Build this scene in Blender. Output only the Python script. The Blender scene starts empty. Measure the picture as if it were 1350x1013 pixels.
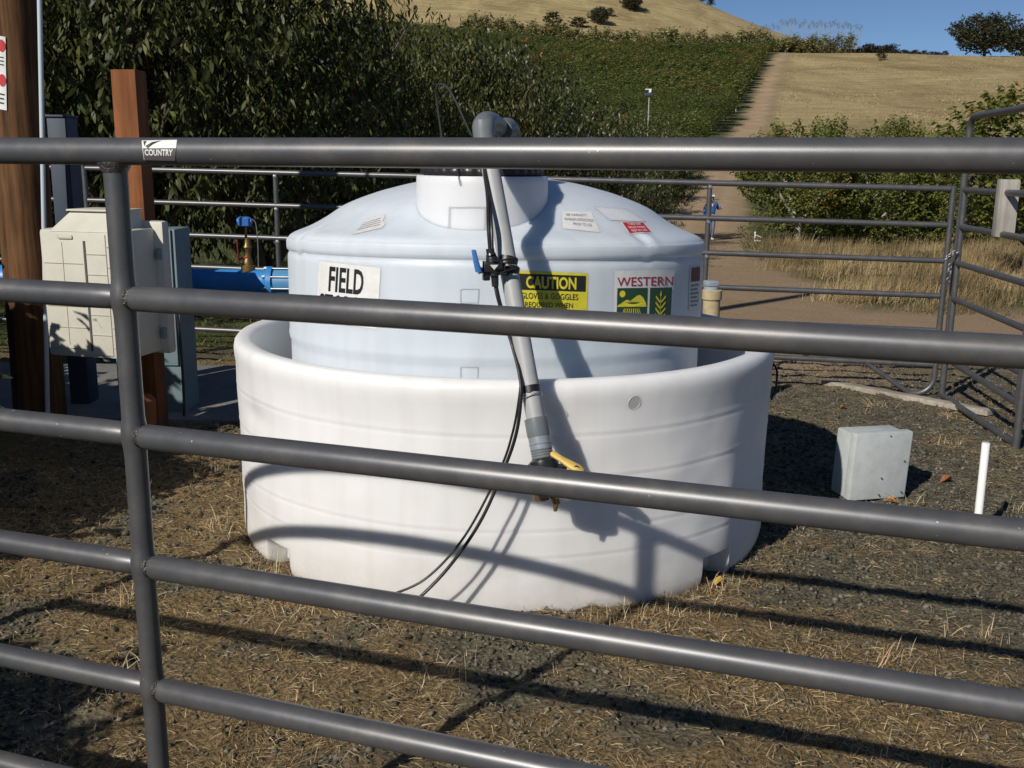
import bpy, bmesh, math, random
import numpy as np
from mathutils import Vector, Matrix
from mathutils.bvhtree import BVHTree
random.seed(7); rng = np.random.default_rng(7)
PI = math.pi
S = bpy.context.scene
COL = S.collection

# ------------------------------------------------------------------ camera
FPX, PIT, ROLL, CH = 1330.0, 0.2176, 0.0107, 1.50
F0 = Vector((0, math.cos(PIT), -math.sin(PIT))); U0 = Vector((0, math.sin(PIT), math.cos(PIT))); R0 = Vector((1, 0, 0))
cR = math.cos(ROLL)*R0 + math.sin(ROLL)*U0
cU = -math.sin(ROLL)*R0 + math.cos(ROLL)*U0
CAM = Vector((0, 0, CH))
cd = bpy.data.cameras.new('camera'); cam = bpy.data.objects.new('camera', cd); COL.objects.link(cam); S.camera = cam
cd.sensor_fit = 'HORIZONTAL'; cd.sensor_width = 36; cd.lens = 36*FPX/1350.0
cd.clip_start = 0.05; cd.clip_end = 5000
m = Matrix(((cR.x, cU.x, -F0.x, 0), (cR.y, cU.y, -F0.y, 0), (cR.z, cU.z, -F0.z, CH), (0, 0, 0, 1)))
cam.matrix_world = m

def ray(x, y): return F0 + cR*((x-675)/FPX) - cU*((y-506.5)/FPX)
def P(x, y, Y): d = ray(x, y); return CAM + d*(Y/d.y)         # survey: sight line at distance Y
def Zp(x, y, z): d = ray(x, y); return CAM + d*((z-CH)/d.z)

# ------------------------------------------------------------------ numpy noise
def _h(ix, iy, s):
    n = (ix.astype(np.int64)*374761393 + iy.astype(np.int64)*668265263 + s*1442695041) & 0x7fffffff
    n = ((n ^ (n >> 13))*1274126177) & 0x7fffffff
    return ((n ^ (n >> 16)) & 0xffff)/65535.0
def vn(x, y, s=0):
    x = np.asarray(x, float); y = np.asarray(y, float)
    ix = np.floor(x); iy = np.floor(y); fx = x-ix; fy = y-iy
    fx = fx*fx*(3-2*fx); fy = fy*fy*(3-2*fy)
    a = _h(ix, iy, s); b = _h(ix+1, iy, s); c = _h(ix, iy+1, s); d = _h(ix+1, iy+1, s)
    return (a*(1-fx)+b*fx)*(1-fy) + (c*(1-fx)+d*fx)*fy
def fbm(x, y, o=4, s=0):
    r = 0; a = .5
    for i in range(o):
        r = r + a*vn(x*2**i + 17.3*i, y*2**i - 9.1*i, s+i); a *= .5
    return r
def sst(a, b, x): t = np.clip((np.asarray(x, float)-a)/(b-a), 0, 1); return t*t*(3-2*t)

# ------------------------------------------------------------------ terrain
KY = [-400, 0, 3, 7.5, 12, 25, 41, 52, 65, 90, 120, 160, 220, 280, 340, 385, 420, 600, 900, 2000]
KZ = [0.6, 0, -.03, -.18, -.38, -.98, -1.50, -1.6, -1.15, -.1, 2.6, 7.2, 15.6, 24.3, 34.5, 42.5, 44.5, 36, 20, -20]
def terrain(X, Y):
    X = np.asarray(X, float); Y = np.asarray(Y, float)
    z = 0
    for o in (-.09, 0, .09): z = z + np.interp(Y*(1+o), KY, KZ)/3
    z = np.where(np.abs(Y) < 30, np.interp(Y, KY, KZ), z)
    u = X/np.maximum(Y, 60)
    z = z + sst(120, 380, Y)*sst(.12, -.25, u)*9
    z = z + 98*np.exp(-((X+22)/168)**2)*sst(385, 640, Y)
    z = z + sst(60, 300, np.abs(Y))*(fbm(X/70, Y/70, 3, 5)-.45)*4.5
    z = z + sst(14, 40, Y)*(fbm(X/6, Y/6, 3, 9)-.45)*.35
    return z
def tz(X, Y): return float(terrain(X, Y))
def G(x, y, off=0.0):       # where a sight line meets the ground
    d = ray(x, y); t = 1.0
    while t < 900:
        p = CAM + d*t
        if p.z < tz(p.x, p.y)+off: break
        t *= 1.004
    lo, hi = t/1.004, t
    for _ in range(20):
        mid = (lo+hi)/2; p = CAM+d*mid
        if p.z < tz(p.x, p.y)+off: hi = mid
        else: lo = mid
    return CAM + d*hi

# ------------------------------------------------------------------ mesh building
class MB:
    def __init__(s): s.v = []; s.f = []; s.mi = []
    def add(s, vs, fs, mi=0):
        n = len(s.v); s.v += [tuple(v) for v in vs]; s.f += [tuple(i+n for i in f) for f in fs]; s.mi += [mi]*len(fs); return s
    def tube(s, path, r, seg=16, cap=True, mi=0, flat=1.0):
        path = [Vector(p) for p in path]; n = len(path)
        rr = r if isinstance(r, (list, tuple)) else [r]*n
        T = []
        for i in range(n):
            a = path[max(i-1, 0)]; b = path[min(i+1, n-1)]
            t = (b-a); T.append(t.normalized() if t.length > 1e-9 else Vector((0, 0, 1)))
        up = Vector((0, 0, 1)) if abs(T[0].z) < .9 else Vector((1, 0, 0))
        nx = T[0].cross(up).normalized(); vs = []
        for i in range(n):
            nx = (nx - T[i]*nx.dot(T[i])).normalized(); ny = T[i].cross(nx)
            for k in range(seg):
                a = 2*PI*k/seg; vs.append(path[i] + nx*(math.cos(a)*rr[i]) + ny*(math.sin(a)*rr[i]*flat))
        fs = []
        for i in range(n-1):
            for k in range(seg):
                k2 = (k+1) % seg; fs.append((i*seg+k, i*seg+k2, (i+1)*seg+k2, (i+1)*seg+k))
        if cap:
            fs.append(tuple(range(seg-1, -1, -1))); fs.append(tuple((n-1)*seg+k for k in range(seg)))
        return s.add(vs, fs, mi)
    def box(s, c, size, rz=0, bev=0.0, mi=0, M=None):
        bm = bmesh.new(); bmesh.ops.create_cube(bm, size=1)
        for v in bm.verts: v.co = Vector((v.co.x*size[0], v.co.y*size[1], v.co.z*size[2]))
        if bev > 0: bmesh.ops.bevel(bm, geom=list(bm.edges), offset=bev, segments=2, affect='EDGES', profile=.6)
        X = Matrix.Translation(Vector(c)) @ (M.to_4x4() if M else Matrix.Rotation(rz, 4, 'Z'))
        bm.verts.index_update()
        s.add([X @ v.co for v in bm.verts], [[v.index for v in f.verts] for f in bm.faces], mi); bm.free(); return s
    def lathe(s, prof, c, seg=48, M=None, mi=0, fn=None, cap=False):
        vs = []; n = len(prof)
        for i, (r, z) in enumerate(prof):
            for k in range(seg):
                a = 2*PI*k/seg; rr, zz = (r, z) if fn is None else fn(r, z, a, i)
                v = Vector((math.sin(a)*rr, -math.cos(a)*rr, zz))
                if M: v = M @ v
                vs.append(v+Vector(c))
        fs = [(i*seg+k, i*seg+(k+1) % seg, (i+1)*seg+(k+1) % seg, (i+1)*seg+k) for i in range(n-1) for k in range(seg)]
        if cap: fs.append(tuple(range(seg-1, -1, -1))); fs.append(tuple((n-1)*seg+k for k in range(seg)))
        return s.add(vs, fs, mi)
    def build(s, name, mat, parent=None, smooth=35, origin=None):
        o0 = Vector(origin) if origin is not None else (root_loc(parent) if parent else Vector((0, 0, 0)))
        me = bpy.data.meshes.new(name); me.from_pydata([(v[0]-o0.x, v[1]-o0.y, v[2]-o0.z) for v in s.v], [], s.f); me.validate()
        mats = mat if isinstance(mat, (list, tuple)) else [mat]
        for q in mats: me.materials.append(q)
        if len(mats) > 1 and len(s.mi) == len(me.polygons): me.polygons.foreach_set('material_index', s.mi)
        bm = bmesh.new(); bm.from_mesh(me); bmesh.ops.recalc_face_normals(bm, faces=bm.faces); bm.to_mesh(me); bm.free()
        if smooth: me.shade_smooth(); me.set_sharp_from_angle(angle=math.radians(smooth))
        o = bpy.data.objects.new(name, me); COL.objects.link(o)
        if parent: o.parent = parent
        elif origin is not None: o.location = o0
        return o
def root_loc(o):
    while o.parent: o = o.parent
    return o.location.copy()
def tag(o, label=None, cat=None, group=None, kind=None):
    if label: o['label'] = label
    if cat: o['category'] = cat
    if group: o['group'] = group
    if kind: o['kind'] = kind
    return o
def thing(name, loc, label, cat, group=None):
    o = bpy.data.objects.new(name, None); o.empty_display_size = .1; COL.objects.link(o); o.location = loc
    return tag(o, label, cat, group)
def copy_tree(o, parent=None):
    c = o.copy(); COL.objects.link(c)
    if parent: c.parent = parent
    for ch in [q for q in o.children]: copy_tree(ch, c)
    return c
def np_mesh(name, V, Fq, mat, parent=None, attr=None, tri=False):
    """V (n,3); Fq (m,k) array or list of arrays; attr per-vertex float"""
    me = bpy.data.meshes.new(name)
    arrs = Fq if isinstance(Fq, list) else [Fq]
    loops = np.concatenate([a.reshape(-1) for a in arrs]); sizes = np.concatenate([np.full(len(a), a.shape[1]) for a in arrs])
    me.vertices.add(len(V)); me.vertices.foreach_set('co', np.ascontiguousarray(V, dtype=np.float32).reshape(-1))
    me.loops.add(len(loops)); me.loops.foreach_set('vertex_index', loops.astype(np.int32))
    me.polygons.add(len(sizes)); st = np.concatenate([[0], np.cumsum(sizes)[:-1]])
    me.polygons.foreach_set('loop_start', st.astype(np.int32)); me.polygons.foreach_set('loop_total', sizes.astype(np.int32))
    me.update(calc_edges=True)
    if attr is not None:
        for nm, a in attr.items():
            at = me.attributes.new(nm, 'FLOAT', 'POINT'); at.data.foreach_set('value', np.ascontiguousarray(a, dtype=np.float32))
    me.materials.append(mat)
    o = bpy.data.objects.new(name, me); COL.objects.link(o)
    if parent: o.parent = parent
    return o

# ------------------------------------------------------------------ materials
def mat(name, col, rough=.5, metal=0, bump=0, bscale=60, var=0, vscale=6, spec=.5, vcol=None, coat=0, bdist=.01, trans=0):
    M = bpy.data.materials.new(name); M.use_nodes = True; nt = M.node_tree; N = nt.nodes; L = nt.links
    b = N['Principled BSDF']; b.inputs['Base Color'].default_value = (*col, 1); b.inputs['Roughness'].default_value = rough
    b.inputs['Metallic'].default_value = metal; b.inputs['Specular IOR Level'].default_value = spec
    if coat: b.inputs['Coat Weight'].default_value = coat; b.inputs['Coat Roughness'].default_value = .2
    tc = N.new('ShaderNodeTexCoord')
    if var:
        n = N.new('ShaderNodeTexNoise'); n.inputs['Scale'].default_value = vscale; n.inputs['Detail'].default_value = 6; n.inputs['Roughness'].default_value = .65
        L.new(tc.outputs['Object'], n.inputs['Vector'])
        r = N.new('ShaderNodeValToRGB'); r.color_ramp.elements[0].position = .3; r.color_ramp.elements[1].position = .72
        c2 = vcol if vcol else tuple(max(0, c*(1-var)) for c in col)
        r.color_ramp.elements[0].color = (*c2, 1); r.color_ramp.elements[1].color = (*col, 1)
        L.new(n.outputs['Fac'], r.inputs['Fac']); L.new(r.outputs['Color'], b.inputs['Base Color'])
    if bump:
        n = N.new('ShaderNodeTexNoise'); n.inputs['Scale'].default_value = bscale; n.inputs['Detail'].default_value = 4
        L.new(tc.outputs['Object'], n.inputs['Vector'])
        bp = N.new('ShaderNodeBump'); bp.inputs['Strength'].default_value = bump; bp.inputs['Distance'].default_value = bdist
        L.new(n.outputs['Fac'], bp.inputs['Height']); L.new(bp.outputs['Normal'], b.inputs['Normal'])
    return M
def wood(name, c1, c2, stretch=(30, 30, 1.6), rough=.8, bump=.5, c3=None):
    M = bpy.data.materials.new(name); M.use_nodes = True; nt = M.node_tree; N = nt.nodes; L = nt.links; b = N['Principled BSDF']
    b.inputs['Roughness'].default_value = rough; b.inputs['Specular IOR Level'].default_value = .25
    tc = N.new('ShaderNodeTexCoord'); mp = N.new('ShaderNodeMapping'); mp.inputs['Scale'].default_value = stretch; L.new(tc.outputs['Object'], mp.inputs['Vector'])
    n = N.new('ShaderNodeTexNoise'); n.inputs['Scale'].default_value = 1; n.inputs['Detail'].default_value = 7; n.inputs['Roughness'].default_value = .7; L.new(mp.outputs[0], n.inputs['Vector'])
    r = N.new('ShaderNodeValToRGB'); e = r.color_ramp.elements; e[0].position = .32; e[0].color = (*c1, 1); e[1].position = .68; e[1].color = (*c2, 1)
    L.new(n.outputs['Fac'], r.inputs['Fac'])
    n2 = N.new('ShaderNodeTexNoise'); n2.inputs['Scale'].default_value = 2.2; n2.inputs['Detail'].default_value = 3; L.new(tc.outputs['Object'], n2.inputs['Vector'])
    mx = N.new('ShaderNodeMix'); mx.data_type = 'RGBA'; mx.blend_type = 'MULTIPLY'; mx.inputs['Factor'].default_value = .6
    r2 = N.new('ShaderNodeValToRGB'); r2.color_ramp.elements[0].position = .35; r2.color_ramp.elements[0].color = (.45, .42, .4, 1); r2.color_ramp.elements[1].position = .6
    L.new(n2.outputs['Fac'], r2.inputs['Fac']); L.new(r.outputs[0], mx.inputs['A']); L.new(r2.outputs[0], mx.inputs['B']); L.new(mx.outputs['Result'], b.inputs['Base Color'])
    bp = N.new('ShaderNodeBump'); bp.inputs['Strength'].default_value = bump; bp.inputs['Distance'].default_value = .006; L.new(n.outputs['Fac'], bp.inputs['Height']); L.new(bp.outputs[0], b.inputs['Normal'])
    return M
def leafmat(name, stops, rough=.42, trans=.25, objvar=0.0, spec=.5, patch=0):
    M = bpy.data.materials.new(name); M.use_nodes = True; nt = M.node_tree; N = nt.nodes; L = nt.links; b = N['Principled BSDF']
    b.inputs['Roughness'].default_value = rough; b.inputs['Specular IOR Level'].default_value = spec
    a = N.new('ShaderNodeAttribute'); a.attribute_name = 'lc'
    r = N.new('ShaderNodeValToRGB'); r.color_ramp.interpolation = 'LINEAR'
    e = r.color_ramp.elements; e[0].position = stops[0][0]; e[0].color = (*stops[0][1], 1); e[1].position = stops[-1][0]; e[1].color = (*stops[-1][1], 1)
    for p, c in stops[1:-1]: q = e.new(p); q.color = (*c, 1)
    fac = a.outputs['Fac']
    if objvar:
        oi = N.new('ShaderNodeObjectInfo'); mm = N.new('ShaderNodeMath'); mm.operation = 'MULTIPLY_ADD'; mm.inputs[1].default_value = objvar; L.new(oi.outputs['Random'], mm.inputs[0]); L.new(fac, mm.inputs[2]); fac = mm.outputs[0]
    if patch:
        ge = N.new('ShaderNodeNewGeometry'); nn_ = N.new('ShaderNodeTexNoise'); nn_.inputs['Scale'].default_value = .045; nn_.inputs['Detail'].default_value = 5; L.new(ge.outputs['Position'], nn_.inputs['Vector'])
        mr = N.new('ShaderNodeMapRange'); mr.inputs['From Min'].default_value = .38; mr.inputs['From Max'].default_value = .68; mr.inputs['To Min'].default_value = -.12; mr.inputs['To Max'].default_value = patch; L.new(nn_.outputs['Fac'], mr.inputs['Value'])
        a2 = N.new('ShaderNodeMath'); a2.operation = 'ADD'; L.new(fac, a2.inputs[0]); L.new(mr.outputs[0], a2.inputs[1]); fac = a2.outputs[0]
    L.new(fac, r.inputs['Fac']); L.new(r.outputs[0], b.inputs['Base Color'])
    t = N.new('ShaderNodeBsdfTranslucent'); hs = N.new('ShaderNodeHueSaturation'); hs.inputs['Value'].default_value = 1.6; hs.inputs['Hue'].default_value = .485
    L.new(r.outputs[0], hs.inputs['Color']); L.new(hs.outputs[0], t.inputs['Color'])
    ms = N.new('ShaderNodeMixShader'); ms.inputs[0].default_value = trans; L.new(b.outputs[0], ms.inputs[1]); L.new(t.outputs[0], ms.inputs[2])
    L.new(ms.outputs[0], N['Material Output'].inputs['Surface'])
    return M

def railmat():
    M = mat('grey_steel_paint', (.128, .130, .136), rough=.38, metal=.45, bump=.12, bscale=900, var=.22, vscale=14, bdist=.001); nt = M.node_tree; N = nt.nodes; L = nt.links; b = N['Principled BSDF']
    src = b.inputs['Base Color'].links[0].from_socket; tc = N.new('ShaderNodeTexCoord')
    n1 = N.new('ShaderNodeTexNoise'); n1.inputs['Scale'].default_value = 75; n1.inputs['Detail'].default_value = 3; L.new(tc.outputs['Object'], n1.inputs['Vector'])
    r1 = N.new('ShaderNodeMapRange'); r1.inputs['From Min'].default_value = .74; r1.inputs['From Max'].default_value = .755; L.new(n1.outputs['Fac'], r1.inputs['Value'])
    x1 = N.new('ShaderNodeMix'); x1.data_type = 'RGBA'; L.new(r1.outputs[0], x1.inputs['Factor']); L.new(src, x1.inputs['A']); x1.inputs['B'].default_value = (.42, .40, .37, 1)
    n2 = N.new('ShaderNodeTexNoise'); n2.inputs['Scale'].default_value = 7; n2.inputs['Detail'].default_value = 9; n2.inputs['Roughness'].default_value = .8; L.new(tc.outputs['Object'], n2.inputs['Vector'])
    r2 = N.new('ShaderNodeMapRange'); r2.inputs['From Min'].default_value = .48; r2.inputs['From Max'].default_value = .75; r2.inputs['To Max'].default_value = .38; L.new(n2.outputs['Fac'], r2.inputs['Value'])
    x2 = N.new('ShaderNodeMix'); x2.data_type = 'RGBA'; L.new(r2.outputs[0], x2.inputs['Factor']); L.new(x1.outputs['Result'], x2.inputs['A']); x2.inputs['B'].default_value = (.22, .19, .15, 1)
    L.new(x2.outputs['Result'], b.inputs['Base Color'])
    rr = N.new('ShaderNodeMapRange'); rr.inputs['To Min'].default_value = .28; rr.inputs['To Max'].default_value = .50; L.new(n2.outputs['Fac'], rr.inputs['Value']); L.new(rr.outputs[0], b.inputs['Roughness'])
    return M
m_rail = railmat()
m_weld = mat('weld_steel', (.13, .125, .12), rough=.4, metal=.5, bump=1, bscale=220, bdist=.004, var=.4, vscale=60)
m_white = None
m_black = mat('black_rubber', (.012, .012, .013), rough=.4, bump=.1, bscale=200)
m_blackpl = mat('black_plastic', (.02, .02, .022), rough=.32, bump=.2, bscale=120, bdist=.002)
m_pvc = mat('grey_pvc', (.40, .41, .41), rough=.5, var=.18, vscale=9, bump=.05, bscale=120)
m_pvcd = mat('dark_grey_pvc', (.17, .19, .20), rough=.38, var=.25, vscale=12)
m_pvcm = mat('clear_grey_coupling', (.26, .30, .34), rough=.3, var=.3, vscale=20)
m_yellow = mat('yellow_handle', (.78, .55, .14), rough=.5, var=.2, vscale=20)
m_bluepl = mat('blue_plastic', (.07, .22, .62), rough=.35)
m_redpl = mat('red_handle', (.5, .04, .03), rough=.4)
m_brass = mat('brass', (.36, .24, .09), rough=.45, metal=.8, var=.4, vscale=30, bump=.2, bscale=90)
m_steel = mat('galvanised', (.5, .52, .54), rough=.4, metal=.8, var=.3, vscale=30)
m_bluepipe = mat('blue_pipe_paint', (.045, .27, .66), rough=.4, var=.25, vscale=7, bump=.1, bscale=40)
m_cream = mat('cream_plastic', (.62, .60, .51), rough=.55, var=.14, vscale=7, bump=.08, bscale=60)
m_creamd = mat('cream_groove', (.40, .37, .30), rough=.7)
m_groove = mat('deep_groove', (.09, .085, .075), rough=.8)
m_teal = mat('teal_cabinet', (.20, .28, .31), rough=.55, var=.2, vscale=6)
m_navy = mat('navy_cabinet', (.04, .06, .095), rough=.55, var=.2, vscale=6)
m_conc = mat('concrete', (.26, .255, .235), rough=.9, bump=.5, bscale=40, var=.35, vscale=5)
m_tan = mat('tan_pvc', (.52, .44, .28), rough=.55, var=.4, vscale=10, vcol=(.36, .28, .15))
m_capgrey = mat('cap_grey', (.30, .35, .39), rough=.5)
m_greybox = mat('grey_enclosure', (.54, .575, .57), rough=.6, var=.22, vscale=14, bump=.08, bscale=90)
m_greyboxd = mat('grey_enclosure_screw', (.06, .06, .06), rough=.5)
m_whitepvc = mat('white_pvc', (.85, .86, .84), rough=.4)
m_sign = mat('sign_white', (.80, .80, .77), rough=.5, var=.16, vscale=24, bump=.35, bscale=18, bdist=.004)
m_ink = mat('black_ink', (.015, .015, .018), rough=.5)
m_signy = mat('sign_yellow', (.70, .62, .04), rough=.45, var=.25, vscale=22, bump=.35, bscale=18, bdist=.004)
m_red = mat('sign_red', (.55, .03, .04), rough=.5, var=.2, vscale=30)
m_logored = mat('logo_maroon', (.36, .02, .06), rough=.5)
m_dgreen = mat('logo_green', (.02, .07, .035), rough=.5)
m_yel2 = mat('logo_yellow', (.75, .66, .04), rough=.5)
m_paper = mat('paper_label', (.74, .73, .71), rough=.7, var=.28, vscale=34, bump=.8, bscale=30, bdist=.006)
m_inkg = mat('faded_ink', (.22, .23, .26), rough=.7)
m_brownlab = mat('brown_label', (.16, .06, .05), rough=.6, var=.4, vscale=40)
m_pole = wood('creosote_pole', (.028, .013, .007), (.22, .108, .042), stretch=(26, 26, 1.2), c3=1)
m_post = wood('brown_post', (.13, .045, .015), (.29, .108, .038), stretch=(22, 22, 1.4))
m_grey_wood = wood('weathered_board', (.28, .26, .23), (.50, .48, .44), stretch=(24, 24, 2.5))
m_plank = wood('grey_plank', (.26, .23, .18), (.48, .44, .36), stretch=(3, 26, 26))
m_bark = mat('bark', (.16, .12, .09), rough=.9, bump=.8, bscale=30, var=.5, vscale=18)
m_barkl = mat('pale_bark', (.42, .37, .31), rough=.9, bump=.5, bscale=30, var=.4, vscale=10)
m_skin = mat('skin', (.42, .24, .17), rough=.5)
m_shirt = mat('blue_shirt', (.03, .13, .40), rough=.8, var=.3, vscale=12)
m_jeans = mat('faded_jeans', (.17, .22, .38), rough=.85, var=.3, vscale=15)
m_chain = mat('chain', (.22, .22, .23), rough=.45, metal=.8)

def plastic(name, c1, c2, stain=.15):
    M = bpy.data.materials.new(name); M.use_nodes = True; nt = M.node_tree; N = nt.nodes; L = nt.links; b = N['Principled BSDF']
    b.inputs['Roughness'].default_value = .42; b.inputs['Specular IOR Level'].default_value = .4
    b.inputs['Subsurface Weight'].default_value = .75; b.inputs['Subsurface Radius'].default_value = (1.0, .97, .92); b.inputs['Subsurface Scale'].default_value = .045
    tc = N.new('ShaderNodeTexCoord')
    n = N.new('ShaderNodeTexNoise'); n.inputs['Scale'].default_value = 2.2; n.inputs['Detail'].default_value = 8; n.inputs['Roughness'].default_value = .6; L.new(tc.outputs['Object'], n.inputs['Vector'])
    r = N.new('ShaderNodeValToRGB'); r.color_ramp.elements[0].position = .3; r.color_ramp.elements[0].color = (*c2, 1); r.color_ramp.elements[1].position = .65; r.color_ramp.elements[1].color = (*c1, 1); L.new(n.outputs['Fac'], r.inputs['Fac'])
    # splash dirt close to the ground and faint streaks
    sx = N.new('ShaderNodeSeparateXYZ'); L.new(tc.outputs['Object'], sx.inputs[0])
    mr = N.new('ShaderNodeMapRange'); mr.inputs['From Min'].default_value = .30; mr.inputs['From Max'].default_value = -.02; L.new(sx.outputs['Z'], mr.inputs['Value'])
    n3 = N.new('ShaderNodeTexNoise'); n3.inputs['Scale'].default_value = 28; n3.inputs['Detail'].default_value = 8; n3.inputs['Roughness'].default_value = .75; L.new(tc.outputs['Object'], n3.inputs['Vector'])
    m1 = N.new('ShaderNodeMath'); m1.operation = 'MULTIPLY'; L.new(mr.outputs[0], m1.inputs[0]); L.new(n3.outputs['Fac'], m1.inputs[1])
    m2 = N.new('ShaderNodeMath'); m2.operation = 'MULTIPLY'; m2.inputs[1].default_value = stain*3.2; L.new(m1.outputs[0], m2.inputs[0]); m2.use_clamp = True
    mx = N.new('ShaderNodeMix'); mx.data_type = 'RGBA'; L.new(m2.outputs[0], mx.inputs['Factor']); L.new(r.outputs[0], mx.inputs['A']); mx.inputs['B'].default_value = (.42, .36, .27, 1)
    L.new(mx.outputs['Result'], b.inputs['Base Color'])
    mp = N.new('ShaderNodeMapping'); mp.inputs['Scale'].default_value = (14, 14, .7); L.new(tc.outputs['Object'], mp.inputs['Vector'])
    n5 = N.new('ShaderNodeTexNoise'); n5.inputs['Scale'].default_value = 1; n5.inputs['Detail'].default_value = 6; L.new(mp.outputs[0], n5.inputs['Vector'])
    r5 = N.new('ShaderNodeValToRGB'); r5.color_ramp.elements[0].position = .30; r5.color_ramp.elements[0].color = (.95, .945, .93, 1); r5.color_ramp.elements[1].position = .52; L.new(n5.outputs['Fac'], r5.inputs['Fac'])
    x5 = N.new('ShaderNodeMix'); x5.data_type = 'RGBA'; x5.blend_type = 'MULTIPLY'; x5.inputs['Factor'].default_value = 1; L.new(mx.outputs['Result'], x5.inputs['A']); L.new(r5.outputs[0], x5.inputs['B']); L.new(x5.outputs['Result'], b.inputs['Base Color'])
    n4 = N.new('ShaderNodeTexNoise'); n4.inputs['Scale'].default_value = 9; n4.inputs['Detail'].default_value = 3; L.new(tc.outputs['Object'], n4.inputs['Vector'])
    bp = N.new('ShaderNodeBump'); bp.inputs['Strength'].default_value = .25; bp.inputs['Distance'].default_value = .006; L.new(n4.outputs['Fac'], bp.inputs['Height']); L.new(bp.outputs[0], b.inputs['Normal'])
    return M
m_cont = plastic('white_polyethylene', (.80, .80, .80), (.75, .755, .75), .24)
m_tank = plastic('pale_blue_polyethylene', (.64, .695, .75), (.585, .65, .71), .02)
m_neck = plastic('milky_polyethylene', (.76, .77, .79), (.71, .73, .76), .02)

# ------------------------------------------------------------------ world and sun
AZ, EL = math.radians(36.5), math.radians(33.0)      # light travels towards +X+Y; the sun is behind and left
w = bpy.data.worlds.new('World'); S.world = w; w.use_nodes = True
bg = w.node_tree.nodes['Background']; sky = w.node_tree.nodes.new('ShaderNodeTexSky'); sky.sky_type = 'NISHITA'; sky.sun_disc = False
sky.sun_elevation = EL; sky.sun_rotation = AZ+PI; sky.altitude = 1800; sky.air_density = .75; sky.dust_density = .05; sky.ozone_density = 4.5
w.node_tree.links.new(sky.outputs[0], bg.inputs[0]); bg.inputs[1].default_value = .066
sl = bpy.data.lights.new('sun', 'SUN'); sl.energy = 4.3; sl.angle = math.radians(.53); sl.color = (1, .94, .85)
so = bpy.data.objects.new('sun', sl); COL.objects.link(so)
sd = Vector((math.sin(AZ)*math.cos(EL), math.cos(AZ)*math.cos(EL), -math.sin(EL)))
so.rotation_euler = sd.to_track_quat('-Z', 'Y').to_euler(); so.location = (-20, -30, 30)
S.view_settings.view_transform = 'Standard'; S.view_settings.look = 'None'; S.view_settings.exposure = .0; S.view_settings.gamma = 1
S.cycles.max_bounces = 6; S.cycles.diffuse_bounces = 3; S.cycles.glossy_bounces = 2; S.cycles.transmission_bounces = 2; S.cycles.transparent_max_bounces = 4
S.cycles.sample_clamp_indirect = 4

# ------------------------------------------------------------------ ground sheet
def axis(pts):
    out = []
    for a, b, n in pts: out += list(np.linspace(a, b, n, endpoint=False))
    return np.array(out+[pts[-1][1]])
def geo(a, b, n): return a*(b/a)**(np.arange(n)/n)
gx = np.concatenate([-geo(5, 900, 70)[::-1], np.linspace(-5, 5, 330)[1:], geo(5.04, 900, 110)[1:], [900]])
gy = np.concatenate([np.linspace(-300, -5, 8), np.linspace(-3, 1.6, 24), np.linspace(1.65, 8.5, 250), geo(8.54, 1500, 330), [1500]])
GX, GY = np.meshgrid(gx, gy); GX0 = GX.copy()
GZ = terrain(GX, GY)
near = sst(14, 8, GY)*sst(8, 5, np.abs(GX))
pen = near
GZ = GZ + near*((fbm(GX/.6, GY/.6, 3, 21)-.45)*.055 + (fbm(GX/.07, GY/.07, 3, 31)-.45)*.052)
# keep the ground level beneath the tank
dt = np.hypot(GX+.04, GY-4.37); GZ = np.where(dt < 1.0, -.14, GZ)
# road mask : polyline of the farm track
road_px = [(905, 335), (925, 300), (938, 269), (958, 222), (976, 190), (994, 165), (1007, 130), (1018, 100), (1027, 78), (1040, 69)]
RP = [G(x, y) for x, y in road_px]
RP = [Vector((1.8, 9.0, 0))]+[Vector((3.6, 20, 0))]+RP
RX = np.array([p.x for p in RP]); RY = np.array([p.y for p in RP])
def road_x(Y): return np.interp(Y, RY, RX)
rw = 2.3 + .5*(fbm(GX/3, GY/3, 2, 3)-.5)
droad = np.abs(GX-road_x(GY))/1.02
a_road = (1-sst(rw-.4, rw+.5, droad))*sst(7, 14, GY)
# dirt yard just beyond the far fence
weed_left = lambda X, Y: 1.9+.185*Y+(fbm(X/2, Y/2, 3, 42)-.5)*2.0
yard = sst(7.4, 8.8, GY+.16*GX+(fbm(GX/1.2, GY/1.2, 3, 41)-.5)*1.6)*sst(38, 30, GY+(fbm(GX/3, GY/3, 3, 44)-.5)*6)*sst(-1.0, 1.0, GX+.6)*sst(-.2, .5, weed_left(GX, GY)-GX)
wide = sst(8, 10, GY)*sst(14.5, 12.5, GY-.10*GX)*sst(-1, 2, GX)
a_rut = np.exp(-((np.abs(GX-road_x(GY)+.3*(fbm(GY/6, GX*0, 2, 6)-.5))-.8)/.28)**2)*sst(20, 34, GY)
a_dirt = np.clip(np.maximum(np.maximum(a_road, yard), wide), 0, 1)
a_tan = sst(-.3, .8, GX-road_x(GY)-2.4-1.2*(fbm(GX/8, GY/8, 2, 2)-.5)-4*sst(110, 70, GY))*sst(58, 75, GY)
a_tan = np.maximum(a_tan, sst(375, 395, GY+(fbm(GX/20, GY/20, 2, 4)-.5)*12))
a_green = sst(8.6, 10, GY)*(1-np.clip(a_tan, 0, 1))
gv = np.stack([GX, GY, GZ], -1).reshape(-1, 3)
ny_, nx_ = GX.shape; idx = np.arange(ny_*nx_).reshape(ny_, nx_)
gf = np.stack([idx[:-1, :-1], idx[:-1, 1:], idx[1:, 1:], idx[1:, :-1]], -1).reshape(-1, 4)
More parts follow.
